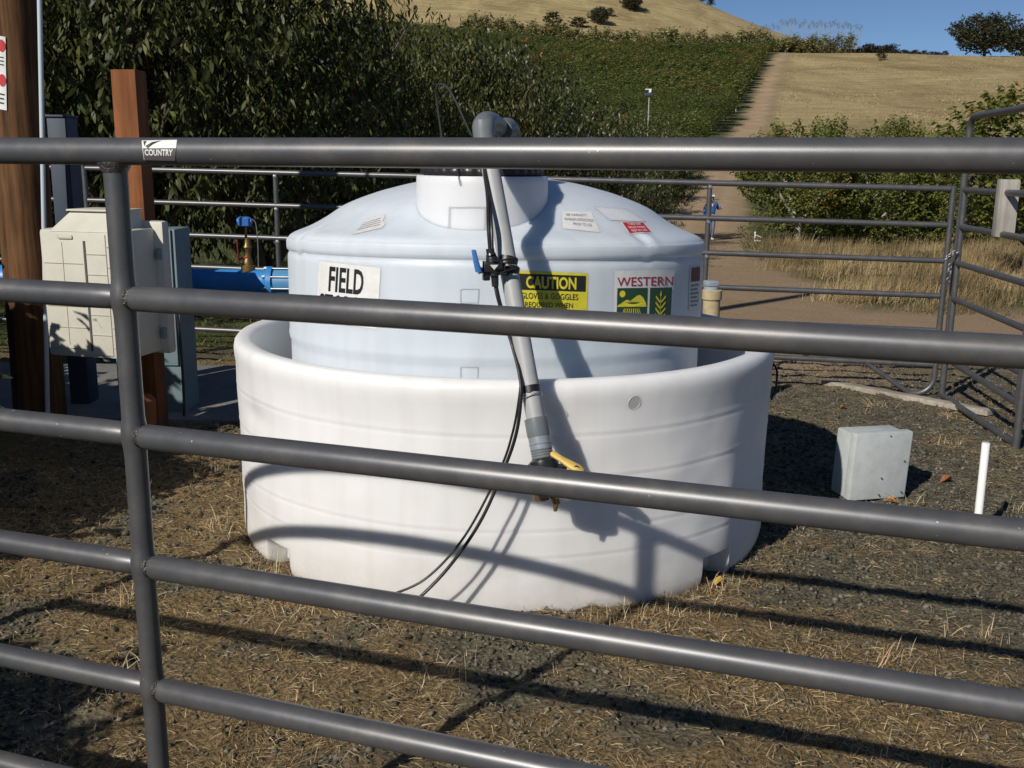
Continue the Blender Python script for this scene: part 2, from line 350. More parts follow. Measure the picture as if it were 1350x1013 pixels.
straw_d = lambda X, Y: np.clip(sst(.39, .58, fbm(X/.45, Y/.45, 4, 51)) * (1.0 - .68*sst(.6, 1.7, X-.35*(Y < 3.0))) + .9*sst(-.2, -1.2, X)*sst(.3, .5, fbm(X/.4, Y/.4, 3, 52)), 0, 1)
a_straw = straw_d(GX, GY)*near

gm = bpy.data.materials.new('ground'); gm.use_nodes = True; nt = gm.node_tree; N = nt.nodes; L = nt.links; b = N['Principled BSDF']
b.inputs['Roughness'].default_value = .95; b.inputs['Specular IOR Level'].default_value = .15
tc = N.new('ShaderNodeTexCoord')
def noise(sc, det=6, ro=.65, vec=None, dist=0):
    n = N.new('ShaderNodeTexNoise'); n.inputs['Scale'].default_value = sc; n.inputs['Detail'].default_value = det; n.inputs['Roughness'].default_value = ro; n.inputs['Distortion'].default_value = dist
    L.new(vec if vec else tc.outputs['Object'], n.inputs['Vector']); return n.outputs['Fac']
def ramp(fac, stops):
    r = N.new('ShaderNodeValToRGB'); e = r.color_ramp.elements
    e[0].position = stops[0][0]; e[0].color = (*stops[0][1], 1); e[1].position = stops[-1][0]; e[1].color = (*stops[-1][1], 1)
    for p, c in stops[1:-1]: q = e.new(p); q.color = (*c, 1)
    L.new(fac, r.inputs['Fac']); return r.outputs[0]
def mixc(f, a, bb, mode='MIX'):
    x = N.new('ShaderNodeMix'); x.data_type = 'RGBA'; x.blend_type = mode
    if isinstance(f, float): x.inputs['Factor'].default_value = f
    else: L.new(f, x.inputs['Factor'])
    L.new(a, x.inputs['A']); L.new(bb, x.inputs['B']); return x.outputs['Result']
def attr(n): a = N.new('ShaderNodeAttribute'); a.attribute_name = n; return a.outputs['Fac']
vo = N.new('ShaderNodeTexVoronoi'); vo.inputs['Scale'].default_value = 55; L.new(tc.outputs['Object'], vo.inputs['Vector'])
vs = N.new('ShaderNodeSeparateColor'); L.new(vo.outputs['Color'], vs.inputs[0])
grav = mixc(.55, ramp(noise(7, 8, .7), [(.32, (.068, .058, .034)), (.5, (.150, .130, .080)), (.68, (.27, .225, .130))]), ramp(vs.outputs[0], [(0, (.055, .052, .038)), (.6, (.135, .128, .096)), (1, (.24, .22, .165))]))
mpn = N.new('ShaderNodeMapping'); mpn.inputs['Scale'].default_value = (1, .35, 1); L.new(tc.outputs['Object'], mpn.inputs['Vector'])
straw = ramp(noise(60, 6, .8, dist=2.5), [(.33, (.05, .036, .019)), (.5, (.19, .135, .066)), (.68, (.48, .355, .18))])
dirt = mixc(.5, ramp(noise(1.3, 8, .7), [(.3, (.35, .245, .15)), (.7, (.49, .36, .235))]), ramp(noise(22, 6, .7), [(.3, (.32, .22, .135)), (.7, (.53, .395, .26))]))
tanc = ramp(noise(.05, 7, .62, vec=mpn.outputs[0], dist=.6), [(.32, (.29, .225, .11)), (.47, (.42, .33, .17)), (.6, (.52, .41, .215)), (.75, (.46, .34, .185))])
mps = N.new('ShaderNodeMapping'); mps.inputs['Scale'].default_value = (.06, .8, .5); L.new(tc.outputs['Object'], mps.inputs['Vector'])
tanc = mixc(.75, tanc, ramp(noise(1.0, 5, .7, vec=mps.outputs[0]), [(.35, (.50, .50, .46)), (.6, (1, 1, 1))]), 'MULTIPLY')
tanc = mixc(.6, tanc, ramp(noise(1.1, 10, .85), [(.38, (.42, .42, .36)), (.58, (1.05, 1.05, 1.0))]), 'MULTIPLY')
green = ramp(noise(2.5, 8, .75), [(.3, (.045, .06, .018)), (.5, (.075, .09, .03)), (.68, (.17, .14, .065))])
c = mixc(attr('straw'), grav, straw); c = mixc(attr('green'), c, green); c = mixc(attr('tan'), c, tanc); dirt2 = mixc(.7, dirt, ramp(attr('rut'), [(0, (.80, .80, .76)), (1, (1.12, 1.08, 1.04))]), 'MULTIPLY'); c = mixc(attr('dirt'), c, dirt2)
L.new(c, b.inputs['Base Color'])
bp = N.new('ShaderNodeBump'); bp.inputs['Strength'].default_value = .8; bp.inputs['Distance'].default_value = .02
ad = N.new('ShaderNodeMath'); L.new(noise(45, 8, .8), ad.inputs[0]); L.new(vo.outputs['Distance'], ad.inputs[1]); L.new(ad.outputs[0], bp.inputs['Height']); L.new(bp.outputs[0], b.inputs['Normal'])
ground = np_mesh('ground', gv, gf, gm, attr={'straw': a_straw.ravel(), 'green': a_green.ravel(), 'tan': a_tan.ravel(), 'dirt': a_dirt.ravel(), 'rut': a_rut.ravel()})
ground.data.shade_smooth(); tag(ground, kind='structure')
def gz_near(X, Y):
    return terrain(X, Y)+(fbm(X/.6, Y/.6, 3, 21)-.45)*.055*sst(14, 8, Y)+(fbm(X/.07, Y/.07, 3, 31)-.45)*.052*sst(14, 8, Y)

# ------------------------------------------------------------------ scatter: stones, straw
def scatter_stones(n):
    X = rng.uniform(-2.6, 4.2, n*3); Y = rng.uniform(2.2, 9, n*3)
    k = (np.abs(X) < .60*Y) & (np.hypot(X+.035, Y-4.405) > 1.11) & (rng.random(n*3) < (1.05-.7*straw_d(X, Y))) & (rng.random(n*3) < np.clip(3.4/Y, 0, 1)**1.4)
    X = X[k][:n]; Y = Y[k][:n]; n = len(X)
    r = (.004 + .010*rng.random(n)**2.2)*np.clip(Y/3.2, 1, 1.25)
    base = np.array([(1, 0, 0), (-1, 0, 0), (0, 1, 0), (0, -1, 0), (0, 0, 1), (0, 0, -1)], float)
    tri = np.array([(0, 2, 4), (2, 1, 4), (1, 3, 4), (3, 0, 4), (2, 0, 5), (1, 2, 5), (3, 1, 5), (0, 3, 5)])
    V = base[None]*(r[:, None, None])*(rng.uniform(.6, 1.35, (n, 6, 1)))*np.array([1, 1, .65])
    a = rng.uniform(0, 6.3, n); ca, sa = np.cos(a), np.sin(a)
    tl = rng.uniform(-.5, .5, n)
    x = V[..., 0]*ca[:, None]-V[..., 1]*sa[:, None]; y = V[..., 0]*sa[:, None]+V[..., 1]*ca[:, None]; z = V[..., 2]+x*tl[:, None]
    V = np.stack([x+X[:, None], y+Y[:, None], z+(gz_near(X, Y)+r*.25)[:, None]], -1)
    Fs = tri[None]+(np.arange(n)*6)[:, None, None]
    lc = np.repeat(rng.random(n), 6)
    return V.reshape(-1, 3), Fs.reshape(-1, 3), lc
m_stone = leafmat('stone', [(0, (.045, .042, .032)), (.5, (.095, .088, .066)), (.85, (.145, .13, .10)), (1, (.20, .185, .145))], rough=.9, trans=0, spec=.2)
V, Fc, lc = scatter_stones(34000)
tag(np_mesh('gravel', V, Fc, m_stone, attr={'lc': lc}), 'loose dark grey gravel scattered inside the pen around the white tank', 'gravel', kind='stuff')

def blades(X, Y, Z, ln, wd, az, el, lc, bend=.5, seg=2):
    """thin bent strips; arrays of length n"""
    n = len(X); dx = np.cos(az)*np.cos(el); dy = np.sin(az)*np.cos(el); dz = np.sin(el)
    sx, sy = -np.sin(az), np.cos(az)
    tw = rng.uniform(-1, 1, n); sz = tw*.8
    pts = []
    for i in range(seg+1):
        t = i/seg; q = t*ln
        cx = X+dx*q; cy = Y+dy*q; cz = Z+dz*q-bend*ln*t*t*.6
        w_ = wd*(1-.75*t)*.5
        pts.append(np.stack([cx+sx*w_, cy+sy*w_, cz+sz*w_], -1)); pts.append(np.stack([cx-sx*w_, cy-sy*w_, cz-sz*w_], -1))
    V = np.stack(pts, 1); k = (seg+1)*2
    fs = np.array([(2*i, 2*i+1, 2*i+3, 2*i+2) for i in range(seg)])
    return V.reshape(-1, 3), (fs[None]+(np.arange(n)*k)[:, None, None]).reshape(-1, 4), np.repeat(lc, k)
m_straw = leafmat('dry_straw', [(0, (.09, .062, .03)), (.35, (.26, .18, .085)), (.65, (.50, .37, .19)), (.92, (.72, .60, .38)), (1, (.52, .20, .05))], rough=.6, trans=.15)
n = 330000
X = rng.uniform(-2.8, 4.4, n); Y = 2.2+6.3*rng.random(n)**1.25
base_front = np.exp(-((np.hypot(X+.035, Y-4.405)-1.22)/.12)**2)*sst(4.6, 4.0, Y)
dens = .06+.95*straw_d(X, Y)*(.10+.9*sst(.30, .55, fbm(X/.12, Y/.12, 3, 61))) + .75*base_front + .5*sst(.58, .7, fbm(X/.3, Y/.3, 3, 63))
k = (rng.random(n) < dens) & (np.abs(X) < .60*Y) & (np.hypot(X+.035, Y-4.405) > 1.135); X = X[k]; Y = Y[k]; n = len(X)
flow = fbm(X/.25, Y/.25, 3, 71)*16
el = np.where(rng.random(n) < .90, rng.uniform(-.05, .35, n), rng.uniform(.5, 1.3, n))
V, Fc, lc = blades(X, Y, gz_near(X, Y)+rng.random(n)*.014, rng.uniform(.010, .052, n)*(1+1.6*(rng.random(n) < .04)), rng.uniform(.0008, .0026, n), flow+rng.normal(0, .7, n), el, np.clip(rng.beta(2, 2, n)*.99, 0, 1), bend=.5)
tag(np_mesh('straw_litter', V, Fc, m_straw, attr={'lc': lc}), 'dry straw and cut grass littering the gravel in front of the tank', 'straw', kind='stuff')
# standing tufts
tX, tY = [], []
spots = [(-1.0, 3.75), (-.9, 3.55), (-1.25, 4.1), (-.75, 3.25), (.35, 3.2), (.45, 3.14), (.2, 3.12), (.6, 3.28), (.75, 3.5), (2.4, 4.5), (2.9, 5.3), (2.6, 5.8), (1.9, 4.6), (-1.8, 4.6), (-1.6, 5.0), (-1.35, 3.3), (-.2, 2.75), (.9, 2.8), (1.2, 2.9), (2.55, 6.9), (2.9, 6.6), (-1.2, 2.75), (1.55, 3.1)]
for x, y in spots:
    q = random.randint(25, 55); tX += list(np.random.default_rng(int(x*100+999)).normal(x, .05, q)); tY += list(np.random.default_rng(int(y*100)).normal(y, .05, q))
tX = np.array(tX); tY = np.array(tY); n = len(tX)
V, Fc, lc = blades(tX, tY, gz_near(tX, tY), rng.uniform(.05, .17, n), rng.uniform(.0015, .003, n), rng.uniform(0, 6.3, n), rng.uniform(.5, 1.4, n), rng.uniform(.5, 1, n)**.7, bend=.7, seg=3)
tag(np_mesh('dry_grass_tufts', V, Fc, m_straw, attr={'lc': lc}), 'dry yellow grass tufts poking up round the tank base and pen', 'grass', kind='stuff')

# tall weeds beyond the fence on the right
m_weed = leafmat('dry_weeds', [(0, (.07, .05, .022)), (.35, (.19, .135, .06)), (.7, (.34, .25, .12)), (1, (.50, .39, .21))], rough=.7, trans=.2)
n = 230000
Y = rng.uniform(12, 40, n); X = 2+.10*Y+rng.uniform(0, 1, n)*(.52*Y-1)
d1 = sst(12.6, 14.8, Y-.05*X+(fbm(X/1.5, Y/1.5, 3, 81)-.5)*3)
left = weed_left(X, Y)
k = (rng.random(n) < d1*sst(-.3, .9, X-left)*(.08+.92*sst(.40, .58, fbm(X/.9, Y/.9, 3, 83)))) & (X < .62*Y) & (Y < 39) & (rng.random(n) < np.clip(18/Y, 0, 1)); X = X[k]; Y = Y[k]; n = len(X)
V, Fc, lc = blades(X, Y, terrain(X, Y)-.02, rng.uniform(.16, .44, n)*(.25+1.5*sst(.25, .65, fbm(X/1.0, Y/1.0, 3, 84)))*(.55+.45*sst(12, 22, Y-0*X)+.25*(X > 7)), rng.uniform(.006, .014, n), rng.normal(.3, .9, n), rng.uniform(.75, 1.5, n), np.clip(-.1+1.3*fbm(X/1.3, Y/1.3, 3, 85)*(.5+rng.random(n)), 0, 1), bend=.45, seg=2)
tag(np_mesh('tall_dry_weeds', V, Fc, m_weed, attr={'lc': lc}), 'tall straw coloured weeds in front of the orchard beyond the far fence', 'weeds', kind='stuff')
# green verge grass: along the track, beneath the trees
m_gr = leafmat('green_grass', [(0, (.03, .05, .012)), (.5, (.07, .10, .03)), (.85, (.12, .14, .05)), (1, (.35, .22, .08))], rough=.6, trans=.25)
n = 90000
Y = 9.5+40*rng.random(n)**1.4; X = rng.uniform(-.6, .45, n)*Y
rx = road_x(Y); side = np.abs(X-rx)
k = ((X < 1.2) & (Y < 34)) | ((X > rx+1.7) & (X < rx+4.5) & (Y > 27)) | ((X < rx-1.8) & (Y > 27)); X = X[k]; Y = Y[k]; n = len(X)
V, Fc, lc = blades(X, Y, terrain(X, Y)-.01, rng.uniform(.05, .16, n)*(Y/25+.5), rng.uniform(.006, .012, n)*(Y/20+.5), rng.uniform(0, 6.3, n), rng.uniform(.3, 1.3, n), rng.random(n), bend=.6)
tag(np_mesh('green_grass', V, Fc, m_gr, attr={'lc': lc}), 'short green grass below the orchard trees and along the dirt track', 'grass', kind='stuff')

n = 60000
Y = 75+310*rng.random(n)**1.0; X = np.interp(Y, RY, RX)+3.2+rng.random(n)**1.1*(.56*Y)
k = (X < .58*Y) & (rng.random(n) < .08+.92*sst(.46, .60, fbm(X/9, Y/22, 4, 88))); X = X[k]; Y = Y[k]; n = len(X)
V, Fc, lc = blades(X, Y, terrain(X, Y)-.05, rng.uniform(.25, .6, n), rng.uniform(.10, .24, n), rng.uniform(0, 6.3, n), rng.uniform(.5, 1.4, n), np.clip(.25+.75*rng.random(n)*(.4+1.1*fbm(X/14, Y/30, 3, 89)), 0, 1), bend=.5, seg=1)
m_ft = leafmat('field_tufts', [(0, (.16, .12, .055)), (.5, (.36, .28, .14)), (1, (.56, .45, .25))], rough=.8, trans=.2)
tag(np_mesh('dry_field_grass', V, Fc, m_ft, attr={'lc': lc}), 'pale dry grass tufts covering the tan field right of the track', 'grass', kind='stuff')
# fallen leaves (few, countable)
def leaf_on_ground(px, py, size, col, label):
    p = G(px, py); z = float(gz_near(p.x, p.y))+.012; a = random.uniform(0, 6.28)
    mb = MB(); prof = [(0, 0), (.25, .22), (.55, .27), (.8, .17), (1, 0), (.8, -.17), (.55, -.27), (.25, -.22)]
    pts = []
    for u, v in prof:
        x = (u-.5)*size; y = v*size; pts.append((p.x+x*math.cos(a)-y*math.sin(a), p.y+x*math.sin(a)+y*math.cos(a), z+abs(v)*size*.9+.01*math.sin(u*5)))
    mid = [(p.x+(u-.5)*size*math.cos(a), p.y+(u-.5)*size*math.sin(a), z) for u in (.25, .55, .8)]
    vs = pts+mid
    mb.add(vs, [(0, 1, 8), (1, 2, 9, 8), (2, 3, 10, 9), (3, 4, 10), (4, 5, 10), (5, 6, 9, 10), (6, 7, 8, 9), (7, 0, 8)])
    o = mb.build('fallen_leaf', mat('leaf_litter', col, rough=.7, var=.4, vscale=80), origin=p, smooth=0); tag(o, label, 'leaf', 'fallen leaves on the gravel')
leaf_on_ground(1247, 637, .075, (.36, .13, .05), 'rusty brown fallen leaf lying on gravel between grey box and white stake')
leaf_on_ground(1112, 539, .06, (.45, .20, .05), 'small tan fallen leaf on gravel behind the grey box')
leaf_on_ground(948, 768, .055, (.65, .42, .06), 'bright yellow leaf beside the right foot of the white basin')
leaf_on_ground(1176, 664, .06, (.50, .24, .07), 'orange leaf tucked at the bottom edge of the grey box')

# ------------------------------------------------------------------ fences
SP = .254; RR = .0225
def tubeline(mb, a, b, r=RR, seg=20, n=2, mi=0):
    a = Vector(a); b = Vector(b); mb.tube([a.lerp(b, i/(n-1)) for i in range(n)], r, seg, mi=mi)
nd = Vector((math.cos(-.3284), math.sin(-.3284), .003)).normalized(); nn = Vector((-nd.y, nd.x, 0)).normalized()*-1   # nn towards the camera
post0 = Vector((-.694, 1.792, 1.509))
nf = thing('fence_panel', (post0.x, post0.y, 0), 'large grey tubular steel fence panel nearest the camera, crossing the whole view', 'fence panel')
A = -1.72; Bq = 1.80
for i in range(6):
    z = -SP*i
    mb = MB()
    if i == 0:
        tubeline(mb, post0+nd*A, post0+nd*Bq, .0232, 32, n=12)
    else:
        p = post0+Vector((0, 0, z))
        mb.tube([p+nd*A, p+nd*-.06, p+nd*-.028, p+nd*-.006], [RR, RR, RR*.98, RR*.8], 28)
        q = p+nn*.006
        mb.tube([q+nd*.0235, q+nd*.026, q+nd*.034, q+nd*.9, q+nd*Bq], [RR*.6, RR*.92, RR*1.03, RR*1.03, RR*1.0], 28)
    mb.build('rail', m_rail, nf)
mb = MB(); path = []; rad = []
for k in range(0, 131):
    z = -.018-1.49*k/130; path.append(post0+Vector((0, 0, z)))
    d = min(abs(z+SP*i) for i in range(1, 6)); rad.append(.0205+.0045*math.exp(-(d/.02)**2))
mb.tube(path, rad, 28); mb.build('upright', m_rail, nf)
for i in range(6):
    mb = MB(); p = post0+Vector((0, 0, -SP*i))
    if i == 0: mb.tube([p+Vector((0, 0, -.019)), p+Vector((0, 0, -.027)), p+Vector((0, 0, -.036))], [.029, .026, .0212], 20)
    else: mb.tube([p+nd*.012+nn*.004, p+nd*.020+nn*.005, p+nd*.0255+nn*.006], [.019, .0215, .0165], 20)
    mb.build('weld', m_weld, nf)
for e in (A, Bq):
    mb = MB(); tubeline(mb, post0+nd*e+Vector((0, 0, .0)), post0+nd*e+Vector((0, 0, -1.5)), .0228, 20); mb.build('end_upright', m_rail, nf)

# far pen panels
def far_panel(x0, x1, label, right_foot=True, extra=None):
    def pt(X, z): 
        Yl = 7.763+math.tan(-.1557)*X; return Vector((X, Yl, z))
    def top(X): return 1.372-.0103*X
    t = thing('fence_panel', pt((x0+x1)/2, 0)*1.0, label, 'fence panel', 'steel panels round the tank')
    r = .0205; cr = .13
    for i in range(6):
        mb = MB(); a = pt(x0+.02, top(x0)-SP*i); b = pt(x1-.02, top(x1)-SP*i)
        mb.tube([a, a.lerp(b, .5), b], r if i else .0215, 14); mb.build('rail', m_rail, t)
    for X, s in ((x0, 1), (x1, -1)):
        mb = MB(); zt = top(X)+.02; zb = tz(X, pt(X, 0).y)+.02
        path = [pt(X, zt), pt(X, zb+cr)]+[pt(X+s*cr*(1-math.cos(a)), zb+cr-cr*math.sin(a)) for a in np.linspace(.2, PI/2, 7)]+[pt(X+s*(cr+.03), zb)]
        mb.tube(path, .021, 14); mb.build('end_upright', m_rail, t)
        mb = MB(); mb.tube([pt(X+s*(cr+.03), zb), pt(X+s*(cr+.36), top(X)-SP*5)], .019, 12); mb.build('brace', m_rail, t)
    X = (x0+x1)/2; mb = MB(); tubeline(mb, pt(X, top(X)), pt(X, top(X)-SP*5), .019, 14); mb.build('stay', m_rail, t)
    for i in range(6):
        mb = MB(); c = pt(X, top(X)-SP*i-.028); mb.box(c+Vector((0, -.017, 0)), (.026, .014, .022), bev=.004); mb.build('weld', m_steel, t)
    return t
far_panel(-.24, 3.11, 'grey six rail steel panel behind the tank on the right, ending at the gate corner')
far_panel(-3.47, -.27, 'grey six rail steel panel behind the tank on the left, above the blue pipe')
far_panel(-6.8, -3.53, 'grey six rail steel panel seen behind the utility pole at the left edge')

# side gate panel with a tall bow frame at the right
c0 = Vector((3.145, 7.20, 0)); c1 = Vector((P(1345, 540, 5.7).x, 5.70, 0)); sdv = (c1-c0).normalized()
gt = thing('gateway_arch', (c0.x, c0.y, tz(c0.x, c0.y)), 'tall grey steel gate frame with rounded top corner at the far right of the pen', 'gateway')
zb = tz(c0.x, c0.y)
mb = MB(); br = .10
path = [c0+Vector((0, 0, zb)), c0+Vector((0, 0, 1.0)), c0+Vector((0, 0, 1.83-br))]
path += [c0+sdv*(br*(1-math.cos(a)))+Vector((0, 0, 1.83-br+br*math.sin(a))) for a in np.linspace(.3, PI/2, 6)]
path += [c0+sdv*1.3+Vector((0, 0, 1.84)), c0+sdv*1.45+Vector((0, 0, 1.83)), c1+Vector((0, 0, 1.73)), c1+Vector((0, 0, 0))]
path[-3] = c1-sdv*.12+Vector((0, 0, 1.84)); path[-4] = c1-sdv*.4+Vector((0, 0, 1.84))
path = path[:-4]+[c1-sdv*.4+Vector((0, 0, 1.84)), c1-sdv*.10+Vector((0, 0, 1.835)), c1-sdv*.02+Vector((0, 0, 1.79)), c1+Vector((0, 0, 1.7)), c1+Vector((0, 0, tz(c1.x, c1.y)))]
mb.tube(path, .0225, 16); mb.build('bow', m_rail, gt)
mb = MB(); tubeline(mb, c0+Vector((0, 0, zb+.03)), c1+Vector((0, 0, tz(c1.x, c1.y)+.03)), .021, 14); mb.build('sill_bar', m_rail, gt)
gp = thing('gate', (c0.x, c0.y, 0), 'grey steel rail gate closing the right side of the pen, running towards the camera', 'gate')
for i in range(6):
    mb = MB(); zz = 1.335-SP*i if i < 5 else 1.335-SP*4.72
    a = c0+sdv*.045+Vector((0, 0, zz)); b_ = c1-sdv*.045+Vector((0, 0, zz+.01))
    tubeline(mb, a, b_, .0205, 14); mb.build('rail', m_rail, gp)
for q in (c0+sdv*.045, c1-sdv*.045):
    mb = MB(); tubeline(mb, q+Vector((0, 0, 1.355)), q+Vector((0, 0, 1.335-SP*4.72-.02)), .0205, 14); mb.build('upright', m_rail, gp)
# chain round the corner posts
ch = thing('chain', (3.09, 7.18, .9), 'silver chain looped round the two posts at the pen corner', 'chain')
mb = MB(); p0 = P(1250, 335, 7.12)
def link(mb, c, ax, r=.012, wr=.0028):
    c = Vector(c); ax = Vector(ax).normalized(); o = Vector((1, 0, 0)) if random.random() < .5 else Vector((0, 1, 0)); o = (o-ax*o.dot(ax)).normalized()
    mb.tube([c+ax*(math.cos(a)*r*1.5)+o*(math.sin(a)*r) for a in np.linspace(0, 2*PI, 11)], wr, 6, cap=False)
for k in range(9): link(mb, P(1247+k*1.6, 341-k*1.1, 7.10), (1, 0, .5))
mb.build('loop', m_chain, ch)
mb = MB()
for k in range(14): link(mb, P(1254-k*.35, 340+k*2.7, 7.10), (0, 0, 1))
mb.build('hanging_end', m_chain, ch)
# weathered board hung on the gate
bq = c0.lerp(c1, .56)
pb = P(1326, 275, 6.35); t = thing('board', (pb.x, pb.y, pb.z-.2), 'short weathered grey wooden board hung on the outside of the right gate', 'board')
mb = MB(); mb.box((pb.x, pb.y, pb.z), (.118, .085, .355), rz=-.15, bev=.014); mb.build('plank', m_grey_wood, t)
mb = MB(); mb.tube([(pb.x, pb.y-.05, pb.z+.09), (pb.x, pb.y+.01, pb.z+.09)], .004, 8); mb.build('nail', m_greyboxd, t)

# ------------------------------------------------------------------ tank assembly
TC = Vector((-.035, 4.405, -.10))
def tilt(deg, c): return Matrix.Translation(c) @ Matrix.Rotation(math.radians(-deg), 4, 'X') @ Matrix.Translation(-c)
# containment basin
ct = thing('containment_basin', TC, 'white round plastic containment basin sitting on the gravel round the blue tank', 'basin')
def zat(y, Yd=3.27): return P(680, y, Yd).z
ribs = [zat(577), zat(634), zat(702), zat(737)]
RIMZ = .775
nlist = [(-.85, .066), (.80, .068)]
def cprof():
    pr = []
    zs = [0, .012, .03, .06, .085, .12, .150, .1515]+list(np.linspace(.16, .72, 76))
    for z in zs:
        r = 1.145+.008*min(1, (z+.06)/.84)
        if z < .16: r -= .028*max(0, 1-z/.09)**2
        for g in ribs:
            zz = z+TC.z-g; r += .0016*math.exp(-(zz/.005)**2)-.0022*math.exp(-((zz+.010)/.006)**2)
        pr.append((r, z))
    # lip
    top = RIMZ-TC.z
    pr += [(1.154, top-.10), (1.156, top-.085), (1.159, top-.06), (1.160, top-.04), (1.156, top-.018), (1.146, top-.005), (1.13, top), (1.105, top-.001), (1.088, top-.006), (1.079, top-.018), (1.075, top-.04)]
    pr += [(1.07, z) for z in np.linspace(top-.1, .05, 12)]
    pr += [(1.0, .03), (.5, .03), (.01, .03)]
    return pr
cp = cprof(); nin = len([1 for r, z in cp])
def cfn(r, z, a, i):
    inner = i > 93
    an = (a+PI) % (2*PI)-PI
    if not inner:
        # soft dents and waviness of the moulded wall
        u = an*1.1; d = (float(fbm(u*2.2+9, z*3.0+3, 3, 91))-.45)*.030
        d += -.009*math.exp(-((an-1.02)/.10)**2-((z-.44)/.13)**2)+.007*math.exp(-((an-.84)/.07)**2-((z-.42)/.2)**2)-.006*math.exp(-((an-.93)/.08)**2-((z-.22)/.16)**2)+.006*math.exp(-((an-1.15)/.06)**2-((z-.36)/.22)**2)
        d += -.012*math.exp(-((an+.98)/.12)**2-((z-.62)/.05)**2)
        r += d*min(1, z/.1)*(1 if z < .74 else .3)
        for na, hw in nlist:
            if z < .1502 and abs(an-na) < hw: r -= .12
    return r, z
NSEG = 360
MT = tilt(.6, TC)
mb = MB(); mb.lathe(cp, (0, 0, 0), NSEG, fn=cfn); mb.v = [tuple(MT @ (Vector(v)+TC)) for v in mb.v]
basin = mb.build('basin_wall', m_cont, ct, smooth=40)
basin_w = [Vector(v) for v in mb.v]; basin_f = mb.f
bvh_basin = BVHTree.FromPolygons(basin_w, basin_f)
# inner tank
IC = Vector((-.0755, 4.40, -.03))
tk = thing('storage_tank', IC, 'pale blue round plastic storage tank with a domed top standing inside the white basin', 'tank')
MI = tilt(2.7, IC+Vector((0, 0, 1.1)))
zs_ = P(650, 344.5, 3.515).z-IC.z-.042      # seam height
zr_ = P(650, 478.5, 3.515).z-IC.z-.042      # lower ring
IR = .885
def tprof():
    pr = [(.01, .0), (IR*.95, .0), (IR*.99, .02)]
    for z in np.linspace(.06, zs_-.03, 60):
        r = IR-.004*math.exp(-((z-zr_)/.006)**2)
        r += .003*math.exp(-((z-zr_-.02)/.012)**2)
        pr.append((r-.006*(z < zr_), z))
    pr += [(IR-.001, zs_-.012), (IR-.006, zs_-.003), (IR-.006, zs_+.003), (IR+.002, zs_+.009), (IR+.004, zs_+.022), (IR+.004, zs_+.040), (IR+.002, zs_+.052)]
    D = [(.882, 1.172), (.873, 1.184), (.858, 1.194), (.84, 1.202), (.81, 1.213), (.78, 1.226), (.74, 1.248), (.70, 1.273), (.66, 1.303), (.61, 1.326), (.56, 1.346), (.49, 1.370), (.40, 1.394), (.34, 1.408), (.2, 1.428), (.1, 1.434), (.01, 1.435)]
    rr_ = [d[0] for d in D][::-1]; zz_ = [d[1] for d in D][::-1]
    for r in [.882, .878, .873, .866, .858, .849, .84]+list(np.linspace(.825, .01, 40)):
        pr.append((r, float(np.mean([np.interp(r+o, rr_, zz_) for o in (-.02, -.01, 0, .01, .02)] if r < .84 else [np.interp(r, rr_, zz_)]))-IC.z))
    return pr
tp = tprof()
def tfn(r, z, a, i):
    an = (a+PI) % (2*PI)-PI
    if i > 60 and r > .5:
        for na in (-1.035, .70, 2.2, -2.4):
            s = abs(an-na); e = math.exp(-((r-.845)/.045)**2)
            z -= .012*e*math.exp(-(s/.025)**2); z += .006*e*math.exp(-((an-na-.05)/.03)**2)
    r += (float(fbm(an*2+5, z*2.5, 2, 95))-.45)*.006*(r > .3)
    return r, z
mb = MB(); mb.lathe(tp, (0, 0, 0), 320, fn=tfn); mb.v = [tuple(MI @ (Vector(v)+IC)) for v in mb.v]
mb.build('tank_shell', m_tank, tk, smooth=50)
shell_v = [Vector(v) for v in mb.v]; shell_f = list(mb.f)
bvh_shell = BVHTree.FromPolygons(shell_v, shell_f)
# manway neck
NC = Vector((-.120, 3.87, 0)); nzt = P(634, 233, 3.625).z
mb = MB(); mb.lathe([(.258, 1.02), (.253, 1.14), (.249, 1.25), (.2475, nzt-.03), (.2465, nzt-.006), (.243, nzt), (.236, nzt+.0005), (.230, nzt-.01)], NC, 160)
neck = mb.build('neck', m_neck, tk, smooth=40)
bvh_neck = BVHTree.FromPolygons([Vector(v) for v in mb.v], mb.f)
mb = MB()
def lidfn(r, z, a, i):
    if 2 <= i <= 4: r += .003*math.sin(a*36)
    return r, z
mb.lathe([(.218, nzt-.02), (.218, nzt+.001), (.229, nzt+.004), (.231, nzt+.012), (.229, nzt+.024), (.225, nzt+.028), (.20, nzt+.028), (.192, nzt+.034), (.15, nzt+.038), (.02, nzt+.04)], NC, 180, fn=lidfn, cap=True)
lid = mb.build('lid', m_blackpl, tk)
for (dx, dy, rz) in ((-.075, -.10, .3), (.10, -.13, -.5), (.14, -.05, .9)):
    mb = MB(); mb.box(NC+Vector((dx, dy, nzt+.048)), (.10, .016, .022), rz=rz, bev=.003); mb.build('lid_lug', m_pvcm, lid)

